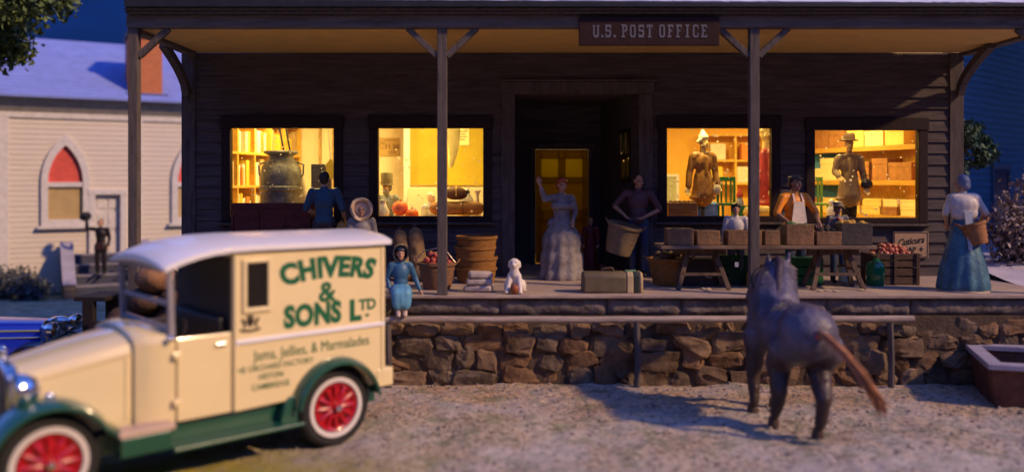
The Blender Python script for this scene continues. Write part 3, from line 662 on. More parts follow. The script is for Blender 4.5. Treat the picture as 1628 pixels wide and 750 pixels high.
# ------------------------------------------------------------------ trees and bushes
tr_ = random.Random(11)
bark = wood('bark', (.09, .06, .045), .4, (4, 4, 1), .9, .8)
def crown_pts(c, r, n, clumps, sq=(1, 1, .85)):
    cs = []
    for _ in range(clumps):
        d = Vector((tr_.gauss(0, 1), tr_.gauss(0, 1), tr_.gauss(0, 1))).normalized() * r * tr_.uniform(.3, 1.0) ** .5
        cs.append((Vector(c) + Vector((d.x * sq[0], d.y * sq[1], d.z * sq[2])), r * tr_.uniform(.13, .24)))
    out = []
    for i in range(n):
        p, q_ = cs[i % clumps]; d = Vector((tr_.gauss(0, 1), tr_.gauss(0, 1), tr_.gauss(0, 1))).normalized() * q_ * tr_.random() ** .45; out.append(p + d)
    return out, cs
def tree(label, base, cc, r, n, clumps, leafm, size, twig=.03):
    t = thing('tree', label, 'tree', base)
    b_ = Vector(base); c = Vector(cc); pts, cs = crown_pts(cc, r, n, clumps)
    q = MB(); q.tube([b_ - Vector((0, 0, .2)), b_.lerp(c, .3), b_.lerp(c, .65) + Vector((.05, 0, 0)), c + Vector((0, 0, r * .3))], [r * .11, r * .085, r * .065, r * .025], 12)
    for p, _ in cs[::2]:
        s = b_.lerp(c, tr_.uniform(.55, .95)); q.tube([s, s.lerp(p, .5) + Vector((0, 0, .05 * r)), p], [r * .03, r * .02, r * .008], 6)
    q.build('trunk', bark, t)
    leaves('crown', leafm, t, pts, size, tr_)
    return t
lg = M('dark_green_leaf', (.05, .10, .035), .6, .45, 2.2, 0, col2=(.17, .22, .06))
tree('dark green leafy tree overhanging the chapel at the top left', (-12.6, 18.2, -.1), (-12.3, 18, 7.95), 2.9, 76000, 330, lg, .17)
tree('small dark green tree behind the right corner of the shop', (9.35, 18.4, 1.4), (9.3, 18.3, 3.75), .82, 2600, 34, M('shade_green_leaf', (.05, .10, .06), .6, .4, 3, 0), .13)
def bush(name, label, base, w_, h_, n, leafm, size, stems=26, cat='bush'):
    t = thing(name, label, cat, base); b_ = Vector(base); q = MB(); pts = []
    for k in range(stems):
        a = tr_.uniform(0, 2 * pi); rr_ = tr_.random() ** .6 * w_; tip = b_ + Vector((cos(a) * rr_, sin(a) * rr_ * .7, h_ * tr_.uniform(.55, 1) * (1.08 - .4 * rr_ / w_)))
        s = b_ + Vector((cos(a) * rr_ * .25, sin(a) * rr_ * .2, -.05)); m_ = s.lerp(tip, .5) + Vector((0, 0, .08 * h_)); q.tube([s, m_, tip], [.022, .014, .005], 5)
        for j in range(n // stems):
            u = tr_.random() ** .7; p = (s.lerp(m_, u * 2) if u < .5 else m_.lerp(tip, u * 2 - 1)); sp_ = .05 + .13 * (1 - u * .4) * h_ * .6
            pts.append(p + Vector((tr_.gauss(0, sp_), tr_.gauss(0, sp_), tr_.gauss(0, sp_ * .8))))
    q.build('stem', bark, t); leaves('foliage', leafm, t, pts, size, tr_, droop=.6); return t
dry = M('dry_frosted_leaf', (.20, .13, .085), .8, .5, 3, 0, col2=(.44, .35, .34))
bush('dry_bush', 'tall dry bush with curled brown frosted leaves beside the shop', (9.75, 16.6, FZ), .75, 1.75, 3600, dry, .10, 34)
bush('dry_bush', 'brown frosted bush at the right edge behind the taller dry bush', (11.0, 17.4, FZ), .9, 1.5, 2600, dry, .10, 30)
fr_leaf = M('frosted_dark_leaf', (.05, .065, .05), .8, .5, 3, 0, col2=(.17, .19, .22))
bush('church_bush', 'dark frosted bush left of the chapel steps at the photo edge', (-14.6, 24.6, -.3), .9, 1.15, 3000, fr_leaf, .12, 30)
bush('church_bush', 'low dark green bush against the cheek board of the chapel steps', (-13.45, 24.2, -.3), .55, .8, 1800, fr_leaf, .11, 24)
bush('church_bush', 'small bush under the chapel wall right of the steps', (-10.7, 25.6, -.3), .5, 1.7, 1400, fr_leaf, .11, 20)

shl = M('shade_tree_leaf', (.04, .07, .03), .6, .45, 2, 0)  # leaves of the two unseen trees added to shade the blue house
tree('unseen tall dense tree added beyond the right edge to shade the blue house', (17.8, 20.2, 1.0), (17.8, 20.2, 8.0), 4.3, 18000, 170, shl, .45)
tree('second unseen tall tree, added farther right to shade the far end of the blue house', (23.5, 20.5, 1.0), (23.5, 20.5, 9.0), 5.0, 15000, 150, shl, .5)

# ------------------------------------------------------------------ trough on the right
tro = thing('water_trough', 'rusty red brown trough with a wide frosted grey rim', 'trough', (7.5, 12.15, 0), R(-17))
rust = M('rusty_brick_red', (.10, .034, .022), .8, .5, 4, .6, 18, col2=(.20, .075, .04)); rimm = M('grey_lavender_rim', (.30, .27, .33), .7, .2, 4, .3)
q = MB(); tw, td, th = .88, .78, .60; t_ = .12
q.loft([[(-tw * .93, -td * .93, -.03), (tw * .93, -td * .93, -.03), (tw * .93, td * .93, -.03), (-tw * .93, td * .93, -.03)], [(-tw, -td, th - .08), (tw, -td, th - .08), (tw, td, th - .08), (-tw, td, th - .08)],
        [(-tw + t_, -td + t_, th - .08), (tw - t_, -td + t_, th - .08), (tw - t_, td - t_, th - .08), (-tw + t_, td - t_, th - .08)], [(-tw + t_, -td + t_, .12), (tw - t_, -td + t_, .12), (tw - t_, td - t_, .12), (-tw + t_, td - t_, .12)]])
q.build('basin', rust, tro, False, .012, False)
q = MB(); e = .05
for a in ((-tw - e, tw + e, -td - e, -td + t_ + .03), (-tw - e, tw + e, td - t_ - .03, td + e), (-tw - e, -tw + t_ + .03, -td + t_ + .032, td - t_ - .032), (tw - t_ - .03, tw + e, -td + t_ + .032, td - t_ - .032)): q.box(*a, th - .079, th)
q.build('rim', rimm, tro, False, .012, False)
q = MB(); q.box(-tw + t_ + .01, tw - t_ - .01, -td + t_ + .01, td - t_ - .01, .125, .34); q.build('water', M('trough_water', (.05, .045, .06), .12, .2, 3, .05), tro, False, world=False)

# ------------------------------------------------------------------ hitching rail
hr = thing('hitching_rail', 'weathered wooden hitching rail on thin posts in front of the stone wall', 'rail', (2, 12.85, 0))
q = MB(); pts = []
for i in range(40):
    x = -1.9 + i / 39 * 7.84; pts.append((x, 12.85 + .012 * noise.noise(Vector((x * 2, 0, 0))), .995 + .016 * noise.noise(Vector((x * 1.3, 3, 0))) + .012 * i / 39))
q.tube(pts, .05, 10); q.build('rail', wood('pale_weathered_rail', (.36, .28, .235), .35, (.8, 6, 6), .85, .6), hr)
for x in (-1.83, 1.85, 5.6):
    q = MB(); q.tube([(x, 12.85, -.15), (x + .01, 12.85, .4), (x - .01, 12.85, .965)], [.055, .048, .05], 8); q.build('post', postm, hr)

# ------------------------------------------------------------------ delivery van
TH = R(42.4)
van = thing('delivery_van', 'cream vintage delivery van with green fenders, red wheels and Chivers lettering', 'van', (-2.539, 10.554, 0), pi + TH)
vc = M('cream_enamel', (.82, .66, .34), .32, .04, 2, .04, 60, spec=.5, coat=1); vg = M('green_enamel', (.008, .075, .04), .3, .1, 3, .05, 40, spec=.5, coat=1)
vr = M('red_enamel', (.42, .008, .014), .3, .08, 4, .05, 40, coat=.4); tyre = M('tyre_rubber', (.018, .017, .017), .8, .3, 8, .3); chrome = M('chrome', (.75, .76, .8), .12, .05, 3, 0, metal=1)
vw = M('white_roof_enamel', (.80, .77, .76), .35, .03, 2, .04, 50, coat=.3); vdark = M('cab_interior', (.035, .028, .02), .7, .3); vgrey = M('grey_metal', (.32, .29, .30), .45, .1, metal=.3)
HW = .75
def arc(cx, cz, r, a0, a1, n): return [(cx + r * cos(R(a0 + (a1 - a0) * i / n)), cz + r * sin(R(a0 + (a1 - a0) * i / n))) for i in range(n + 1)]
# cargo box with a wheel arch
prof = [(1.235, .60)] + [(1.235, 2.29), (-.69, 2.27), (-.69, .62)] + [p for p in arc(0, .45, .50, 160, 20, 14) if p[1] > .60]
q = MB(); q.prism([(x, -HW, z) for x, z in prof], (0, 2 * HW, 0)); box = q.build('cargo_box', vc, van, False, .02, False)
y = HW
q = MB(); q.box(-.67, 1.21, y, y + .022, 1.315, 1.365); q.box(-.67, 1.21, -y - .022, -y, 1.315, 1.365); q.build('belt_moulding', vw, box, False, .006, False)
q = MB()
for s in (1, -1):
    yy = sorted((s * y, s * (y + .012)))
    for a in ((-.665, -.625, .66, 1.31), (-.665, -.625, 1.37, 2.25), (1.18, 1.22, .62, 1.31), (1.18, 1.22, 1.37, 2.26)): q.box(a[0], a[1], yy[0], yy[1], a[2], a[3])
q.build('panel_moulding', vc, box, False, .004, False)
q = MB(); 
for a in ((.80, .845, 1.68, 2.21), (1.085, 1.13, 1.68, 2.21), (.845, 1.085, 2.17, 2.21), (.80, 1.13, 1.64, 1.69)): q.box(a[0], a[1], y, y + .03, a[2], a[3])
wf = q.build('window', vc, box, False, .006, False)
q = MB(); q.box(.846, 1.084, y + .002, y + .006, 1.695, 2.169); q.build('pane', M('van_dark_glass', (.015, .013, .008), .2, .1), wf, False, world=False)
q = MB(); q.box(-.715, -.69, -.66, .66, .7, 2.2); q.box(-.72, -.715, -.02, .02, .7, 2.2); q.build('rear_door', vc, box, False, .005, False)
# lettering on the side
lm = M('green_lettering', (.004, .115, .042), .5, .1); LY = y + .0015
def vtxt(s, size, cx, z, bold=0, w_=1, fn=None, shear=0, space=1):
    vs, fs = text_pts(s, size, bold, shear, w_, .0015, space); out = []
    for v in vs:
        xx, zz = v[0], v[1]
        if fn: xx, zz = fn(xx, zz)
        out.append((cx - xx, LY + v[2] + .0015, z + zz))
    return out, fs
q = MB()
def archf(x, z): 
    t = x / .66; return x + .10 * t * (z / .24), z * (1 - .06 * abs(t)) + .085 * (1 - t * t) * (1 + .0 * z)
q.add(*vtxt("CHIVERS", .315, .08, 1.875, .056, .90, archf, space=1.06))
q.add(*vtxt("&", .31, .11, 1.68, .03, 1.1)); q.add(*vtxt("SONS", .325, .285, 1.435, .056, .85, space=1.05)); q.add(*vtxt("L", .325, -.262, 1.425, .056, .95)); q.add(*vtxt("TD", .175, -.435, 1.53, .034, 1.0))
q.obox((-.43, LY + .0015, 1.462), (.05, .003, .03))
q.build('main_lettering', lm, box, False, world=False)
for s_, sz_, cx_, z_, b_ in (("Jams, Jellies, & Marmalades", .165, .27, 1.115, 0), ("THE ORCHARD FACTORY", .088, .76, 1.005, .004), ("HISTON", .088, .80, .905, .004), ("CAMBRIDGE", .088, .80, .80, .004)):
    q = MB(); q.add(*vtxt(s_, sz_, cx_, z_, b_, .82 if sz_ > .1 else .92)); q.build('small_lettering', lm, box, False, world=False)
q = MB()                                             # dark coat of arms: shield, two supporters, ribbon
cx, cz = 1.04, 1.53
q.cur = 0
q.prism([(cx + a, LY, cz + b_) for a, b_ in ((-.04, .05), (.04, .05), (.045, 0), (0, -.05), (-.045, 0))], (0, .004, 0))
for s in (-1, 1):
    q.prism([(cx + s * a, LY, cz + b_) for a, b_ in ((.05, -.045), (.075, -.05), (.08, .0), (.105, .03), (.09, .06), (.07, .04), (.055, .02))], (0, .004, 0))
q.prism([(cx + a, LY, cz + b_) for a, b_ in ((-.12, -.055), (-.06, -.065), (0, -.075), (.06, -.065), (.12, -.055), (.11, -.085), (.05, -.095), (0, -.1), (-.05, -.095), (-.11, -.085))], (0, .004, 0))
q.prism([(cx + a, LY, cz + b_) for a, b_ in ((-.035, .055), (.035, .055), (.04, .09), (.015, .07), (0, .1), (-.015, .07), (-.04, .09))], (0, .004, 0))
q.build('crest', M('crest_brown', (.035, .02, .012), .5), box, False, world=False)
# roof
q = MB(); sts = [-.76, -.74, -.4, 0, .5, 1.0, 1.25, 1.45, 1.6, 1.75, 1.88, 1.96, 1.985]; ed = [2.30, 2.285, 2.285, 2.29, 2.295, 2.30, 2.295, 2.275, 2.25, 2.21, 2.165, 2.13, 2.14]
secs = []; ny = 12
for k, (s, e) in enumerate(zip(sts, ed)):
    sh = .03 if k in (0, len(sts) - 1) else 0; hw = HW + .055 - sh; cr = .10
    top = [(s, -hw + 2 * hw * i / ny, e + (.055 if not sh else .03) + cr * (1 - (2 * i / ny - 1) ** 2) ** .8) for i in range(ny + 1)]
    bot = [(s, -hw + 2 * hw * i / ny, e + (0 if not sh else .02) + cr * .55 * (1 - (2 * i / ny - 1) ** 2)) for i in range(ny, -1, -1)]
    secs.append(top + bot)
q.loft(secs); q.build('roof', vw, van, True, .012, False, ang=50)
# cab, cowl and hood
def sec(s, hw, zb, zsh, zt, n=8):
    pts = [(s, -hw, zb), (s, -hw, zsh)]
    for i in range(1, n): t = i / n; a = pi * (1 - t); pts.append((s, hw * cos(a) * 1.0, zsh + (zt - zsh) * sin(a) ** .75))
    return pts + [(s, hw, zsh), (s, hw, zb)]
q = MB(); q.loft([sec(1.83, .735, .61, 1.45, 1.52), sec(1.95, .725, .61, 1.44, 1.56), sec(2.08, .69, .61, 1.42, 1.585), sec(2.2, .62, .61, 1.38, 1.56)]); q.build('cowl', vc, van, True, .012, False)
q = MB(); q.loft([sec(2.203, .585, .61, 1.345, 1.51), sec(2.7, .50, .61, 1.25, 1.415), sec(3.16, .41, .61, 1.16, 1.31)]); hood = q.build('hood', vc, van, True, .01, False)
q = MB()
for s in (1, -1): q.bar((2.23, s * .588, 1.33), (3.14, s * .418, 1.15), .014, .03)
for s in (1, -1): q.bar((2.26, s * .58, .7), (2.26, s * .58, 1.3), .02, .012)
q.build('hood_hinge', vc, hood, False, .004, False)
q = MB(); q.loft([sec(3.165, .43, .56, 1.17, 1.33), sec(3.27, .43, .56, 1.17, 1.33)]); rad = q.build('radiator', chrome, van, True, .02, False)
q = MB(); q.loft([sec(3.272, .36, .62, 1.12, 1.26), sec(3.28, .36, .62, 1.12, 1.26)]); q.build('grille', M('grille_dark', (.03, .03, .03), .4, .3, 30), rad, True, world=False)
q = MB(); q.cap((3.22, 0, 1.33), (3.22, 0, 1.42), .03, .04); q.build('radiator_cap', chrome, rad, world=False)
for s in (1, -1):
    q = MB(); yy = sorted((s * .70, s * .752)); q.box(1.25, 1.822, yy[0], yy[1], .615, 1.455); d_ = q.build('door', vc, van, False, .012, False)
    yy = sorted((s * .752, s * .785)); q = MB(); q.box(1.32, 1.42, yy[0], yy[1], 1.33, 1.36); q.build('handle', chrome, d_, False, .006, False)
    q = MB(); 
    for z in (.78, 1.25): q.box(1.80, 1.87, yy[0], yy[1] - .008 * 0, z, z + .07)
    q.build('hinge', vc, d_, False, .01, False)
q = MB(); q.box(1.24, 1.83, -.7, .7, .6, .66); q.build('cab_floor', vdark, van, False, world=False)
q = MB(); q.box(1.237, 1.248, -.72, .72, .62, 2.24); q.build('cab_shade_panel', vdark, van, False, world=False)  # dark panel added so the cab interior looks shaded
q = MB(); q.box(1.27, 1.50, -.62, .62, .66, 1.05); q.box(1.25, 1.34, -.62, .62, 1.051, 1.60); q.build('seat', M('black_leather', (.012, .012, .014), .5), van, False, .03, False)
q = MB(); q.lathe([(.17, -.012), (.185, 0), (.17, .012), (.155, 0), (.17, -.012)], 24, cap=False); q.X = None
m_ = Matrix.Translation((1.66, .3, 1.42)) @ Matrix.Rotation(R(60), 4, 'Y'); q.v = [tuple(m_ @ Vector(p)) for p in q.v]; q.bar((1.66, .3, 1.42), (1.9, .3, 1.25), .03, .03); q.bar((1.66, .13, 1.42), (1.66, .47, 1.42), .015, .015)
q.build('steering_wheel', vdark, van, world=False)
q = MB()
for s in (1, -1): q.bar((1.86, s * .70, 1.42), (1.88, s * .70, 2.19), .06, .06)
q.bar((1.866, -.668, 1.80), (1.866, .668, 1.80), .035, .045); q.bar((1.88, -.668, 2.14), (1.88, .668, 2.14), .035, .05); q.bar((1.86, -.668, 1.545), (1.86, .668, 1.545), .04, .05)
ws = q.build('windshield_frame', vgrey, van, False, .008, False)
q = MB(); q.ell((1.9, .78, 1.47), .035); q.bar((1.88, .72, 1.47), (1.9, .78, 1.47), .02, .02); q.build('side_lamp', chrome, van, world=False)
# chassis, running boards, fenders
q = MB(); q.box(-.6, 3.1, -.66, .66, .40, .598); q.build('chassis', vg, van, False, .01, False)
for s in (1, -1):
    a, b_ = sorted((s * .665, s * .97)); q = MB(); q.box(.50, 1.93, a, b_, .375, .415); q.build('running_board', vg, van, False, .012, False)
    a, b_ = sorted((s * .668, s * .92)); q = MB(); q.box(1.935, 2.42, a, b_, .41, .60); tb = q.build('tool_box', vg, van, False, .012, False)
    q = MB(); q.box(1.90, 2.44, a - .0, b_ + .01, .602, .655); q.build('lid', M('tan_step', (.52, .36, .27), .4, .1), tb, False, .012, False)
def fender(cx, cz, r, a0, a1, tail, y0, y1, s, label):
    path = arc(cx, cz, r, a0, a1, 18) + tail; secs = []
    for i, (x, z) in enumerate(path):
        p0 = path[max(i - 1, 0)]; p1 = path[min(i + 1, len(path) - 1)]; d = Vector((p1[0] - p0[0], p1[1] - p0[1])).normalized(); nn = Vector((d.y, -d.x))
        up = Vector((x - cx, z - cz)); nn = nn if nn.dot(up) > 0 else -nn
        out = []
        for k in range(7): t = k / 6; c_ = .05 * sin(pi * t) ** .7; out.append((x + nn.x * c_, s * (y0 + (y1 - y0) * t), z + nn.y * c_))
        for k in range(6, -1, -1): t = k / 6; c_ = .05 * sin(pi * t) ** .7 - .03; out.append((x + nn.x * c_, s * (y0 + (y1 - y0) * t), z + nn.y * c_))
        secs.append(out)
    q = MB(); q.loft(secs); q.build('fender', vg, van, True, 0, False, ang=50)
for s in (1, -1):
    fender(0, .45, .535, 172, 8, [], .60, .91, s, 'r')
    q = MB(); yy = sorted((s * .60, s * .80)); q.prism([(x, yy[0], z) for x, z in [(.50, .40), (.50, .62)] + [(.46, .70)] + [(.60, .66), (.66, .60), (.70, .43), (.70, .40)]], (0, yy[1] - yy[0], 0)); q.build('fender_apron', vg, van, True, .01, False)
    fender(3.0, .45, .545, 15, 150, [(2.44, .66), (2.36, .58), (2.28, .50), (2.2, .45)], .43, .91, s, 'f')
    q = MB(); yy = sorted((s * .60, s * .70)); q.prism([(x, yy[0], z) for x, z in [(1.9, .42), (1.9, .62), (2.5, .62), (2.44, .50), (2.40, .40)]], (0, yy[1] - yy[0], 0)); q.build('front_apron', vg, van, True, .008, False)
q = MB(); q.box(-.80, -.56, -.76, .76, .58, .80); q.build('rear_bumper', vc, van, False, .02, False)
q = MB(); q.bar((3.62, -.7, .52), (3.62, .7, .52), .05, .09); q.bar((3.2, .35, .5), (3.62, .35, .52), .04, .05); q.bar((3.2, -.35, .5), (3.62, -.35, .52), .04, .05); q.build('front_bumper', chrome, van, False, .01, False)
for s in (1, -1):
    q = MB(); m_ = Matrix.Translation((3.22, s * .58, 1.13)) @ Matrix.Rotation(R(90), 4, 'Y'); q.X = m_
    q.lathe([(.02, -.20), (.09, -.17), (.14, -.08), (.155, 0), (.15, .03), (.12, .045), (.02, .05)], 20); q.X = None; q.bar((3.2, s * .40, 1.0), (3.2, s * .58, 1.06), .05, .05); q.build('headlight', chrome, van, world=False)
    q = MB(); q.tube([(3.22, s * .5, .9), (3.22, s * .62, .93)], .02); q.ell((2.97, s * .66, 1.055), (.05, .03, .03)); q.build('fender_lamp', chrome, van, world=False)
def wheel(parent, cx, y_, cz, s, r, mats, ww=True):
    def lat(prof, n=40, cap=True):
        q = MB(); q.X = Matrix.Translation((cx, y_, cz)) @ Matrix.Rotation(R(-90) * s, 4, 'X'); q.lathe(prof, n, cap=cap); q.X = None; return q
    t = lat([(r * .72, -.075), (r * .9, -.08), (r * .98, -.05), (r, 0), (r * .98, .05), (r * .9, .078), (r * .66, .07), (r * .6, .0)], cap=False).build('wheel', tyre, parent, world=False)
    if ww: lat([(r * .63, .06), (r * .645, .079), (r * .75, .083), (r * .765, .07)], cap=False).build('white_wall', mats[0], t, world=False)
    q = lat([(.02, .03), (r * .12, .03), (r * .30, .035), (r * .48, .03), (r * .53, .06), (r * .6, .072), (r * .61, .05), (r * .6, -.05)])
    q.X = Matrix.Translation((cx, y_, cz)) @ Matrix.Rotation(R(-90) * s, 4, 'X')
    for k in range(12): a = 2 * pi * k / 12; q.cap((r * .14 * cos(a), r * .14 * sin(a), .06), (r * .54 * cos(a), r * .54 * sin(a), .05), .030, .024, 6)
    q.X = None; q.build('rim', mats[1], t, world=False)
    lat([(r * .22, .03), (r * .2, .07), (r * .12, .085), (r * .10, .12), (.01, .125)]).build('hub', mats[1], t, world=False); lat([(r * .085, .11), (r * .08, .14), (.006, .145)]).build('hub_cap', mats[2], t, world=False)
for cx in (0, 3.0):
    for s in (1, -1): wheel(van, cx, s * .70, .45, s, .452, (M('white_wall_rubber', (.66, .6, .56), .6, .08), vr, chrome))

# ------------------------------------------------------------------ blue roadster behind the van
bc = thing('blue_roadster', 'shiny blue vintage car with chrome trim, mostly hidden behind the cream van hood', 'car', (-8.55, 13.2, 0), R(4))
bl = M('blue_enamel', (.012, .03, .42), .2, .05, 3, 0, coat=.6); bk = M('dark_blue_fender', (.008, .012, .05), .3, .1, coat=.4)
q = MB(); q.loft([sec(-.2, .55, .45, .86, .98), sec(.6, .48, .45, .84, .96), sec(1.50, .36, .45, .82, .93)]); hb_ = q.build('hood', bl, bc, True, .01, False)
q = MB()
for s in (1, -1): q.bar((-.2, s * .545, .85), (1.5, s * .362, .82), .03, .035); q.bar((-.2, s * .56, .74), (1.5, s * .37, .72), .02, .025)
q.build('chrome_strip', chrome, hb_, False, .006, False)
q = MB(); q.loft([sec(1.51, .38, .4, .84, .97), sec(1.6, .38, .4, .84, .97)]); q.build('radiator', chrome, bc, True, .015, False)
q = MB(); q.loft([sec(-2.4, .45, .45, .8, .9), sec(-1.9, .6, .42, .92, 1.0), sec(-.9, .64, .42, .95, 1.02), sec(-.2, .58, .42, .9, 1.0)]); q.build('body', bl, bc, True, .01, False)
q = MB(); q.bar((-.3, -.5, .95), (-.42, -.5, 1.32), .04, .04); q.bar((-.3, .5, .95), (-.42, .5, 1.32), .04, .04); q.bar((-.42, -.5, 1.3), (-.42, .5, 1.3), .04, .04); q.build('windshield_frame', chrome, bc, False, .005, False)
for s in (1, -1):
    q = MB(); q.X = Matrix.Translation((1.72, s * .42, .83)) @ Matrix.Rotation(R(90), 4, 'Y'); q.lathe([(.01, -.16), (.08, -.12), (.12, -.02), (.125, .02), (.09, .05), (.01, .06)], 18); q.X = None; q.bar((1.62, s * .36, .7), (1.7, s * .42, .74), .04, .05); q.build('headlight', chrome, bc, world=False)
    for cx in (-1.8, 1.55):
        wheel(bc, cx, s * .62, .30, s, .30, (white, M('black_rim', (.02, .02, .025), .3), chrome), False)
        secs = []
        for i in range(17):
            a = R(5 + 165 * i / 16); x = cx + .38 * cos(a) - (.35 if i > 14 and cx > 0 else 0) * (i - 14) / 2; z = .30 + .37 * sin(a) * (1 if i < 13 else .95)
            secs.append([(x, s * .46, z), (x, s * .62, z + .04), (x, s * .8, z), (x, s * .8, z - .03), (x, s * .62, z + .01), (x, s * .46, z - .03)])
        q = MB(); q.loft(secs); q.build('fender', bk, bc, True, 0, False)
    q = MB(); yy = sorted((s * .55, s * .8)); q.box(-1.3, 1.0, yy[0], yy[1], .3, .34); q.build('running_board', bk, bc, False, .01, False)
q = MB(); q.X = Matrix.Translation((.55, -.68, .66)) @ Matrix.Rotation(R(90), 4, 'X'); q.lathe([(.16, -.06), (.3, -.07), (.34, 0), (.3, .07), (.16, .06), (.02, .05)], 28); q.X = None; q.build('spare_wheel', tyre, bc, world=False)

# ------------------------------------------------------------------ dark wooden cart behind the cab
ct = thing('wooden_cart', 'dark wooden cart with plank sides standing behind the van cab', 'cart', (-4.85, 12.3, 0), R(-4))
cm = wood('dark_cart_wood', (.022, .014, .013), .4, (1, 4, 4))
q = MB(); q.box(-.95, .95, -.42, .42, .55, .62); q.build('cart_bed', cm, ct, False, .008, False)
for y0 in (-.42, .38):
    q = MB()
    for k in range(3): q.box(-.95, .95, y0, y0 + .04, .63 + k * .17, .78 + k * .17)
    q.build('side_board', cm, ct, False, .006, False)
q = MB(); q.box(-1.2, -.75, -.35, .35, 1.38, 1.44); q.bar((-1.0, -.3, .5), (-1.0, -.3, 1.38), .16, .10); q.bar((-1.0, .3, .5), (-1.0, .3, 1.38), .16, .10); q.build('bench_seat', cm, ct, False, .008, False)
for x in (-.6, .6):
    for s in (1, -1): wheel(ct, x, s * .52, .36, s, .36, (cm, cm, cm), False)
q = MB(); q.bar((-.95, 0, .5), (-2.0, 0, .42), .07, .07); q.build('drawbar', cm, ct, False, .008, False)
sackm = M('brown_sacking', (.10, .052, .03), .9, .35, 5, .6, 30); sacko = M('orange_brown_sacking', (.30, .145, .06), .9, .3, 5, .6, 30)
for i, (x, y_, z, r_, m_, lab) in enumerate([(-5.42, 12.25, .98, (.32, .3, .33), sackm, 'dark brown sack on the cart seen low through the van windshield'), (-4.98, 12.2, 1.68, (.3, .27, .2), sacko, 'orange brown sack lying on top of the cart load'),
                                          (-4.75, 12.35, 1.0, (.34, .3, .36), sackm, 'dark brown sack in the middle of the cart load'), (-5.15, 12.3, 1.36, (.3, .28, .2), sackm, 'dark brown sack in the second layer at the left of the cart load'), (-4.7, 12.3, 1.40, (.3, .28, .2), sackm, 'dark brown sack in the second layer at the right of the cart load'), (-4.5, 12.2, 1.72, (.17, .2, .3), sacko, 'bent orange brown sack leaning up at the right end of the cart')]):
    q = MB(); q.ell((x, y_, z), r_, 20, Matrix.Rotation(.5 * (i == 5), 3, 'Y')); q.cap((x + .05, y_, z + r_[2] * .7), (x + .1, y_ - .05, z + r_[2] * 1.05), .07, .09)
    s0 = blob(q, .03, 4); 
    for v in s0.vertices: v.co += v.normal * .03 * noise.noise(v.co * 6); v.co -= Vector((x, y_, z))
    o = put(s0, 'sack', m_, None, (x, y_, z)); tag(o, lab, 'sack', 'sacks on the dark cart')
# ------------------------------------------------------------------ people
skin = paint('painted_skin', (.50, .27, .17), .5, .12); skind = paint('painted_skin_dark', (.30, .16, .10), .5, .12)
hairb = paint('black_hair', (.018, .014, .013)); hairr = paint('red_hair', (.33, .07, .02)); hairbr = paint('brown_hair', (.09, .045, .02))
shoem = paint('dark_shoes', (.025, .02, .018)); eyem = M('painted_eye', (.01, .008, .008), .3, .1, bump=0); mouthm = M('painted_mouth', (.36, .08, .07), .5, .1, bump=0)
ARM = ((-.19, .01, 1.42), (-.245, .03, 1.15), (-.235, -.05, .91))
def V(*a): return Vector(a)
def hand(q, w_, d, n):
    w_, d, n = Vector(w_), Vector(d).normalized(), Vector(n); n = (n - d * n.dot(d)).normalized(); s = d.cross(n)
    for k in (-.027, -.009, .009, .027): q.cap(w_ + s * k * .7, w_ + d * .085 + s * k, .017, .015, 8)
    for k, L in ((-.030, .058), (-.010, .072), (.010, .078), (.030, .068)):
        b_ = w_ + d * .085 + s * k; m_ = b_ + (d * .9 + n * .35).normalized() * L * .5; q.cap(b_, m_, .0105, .010, 8); q.cap(m_, m_ + (d * .6 + n * .8).normalized() * L * .5, .010, .009, 8)
    b_ = w_ + d * .025 + s * .026; m_ = b_ + (d * .7 + s * .7 + n * .25).normalized() * .045; q.cap(b_, m_, .0135, .012, 8); q.cap(m_, m_ + (d + n * .3).normalized() * .03, .012, .010, 8)
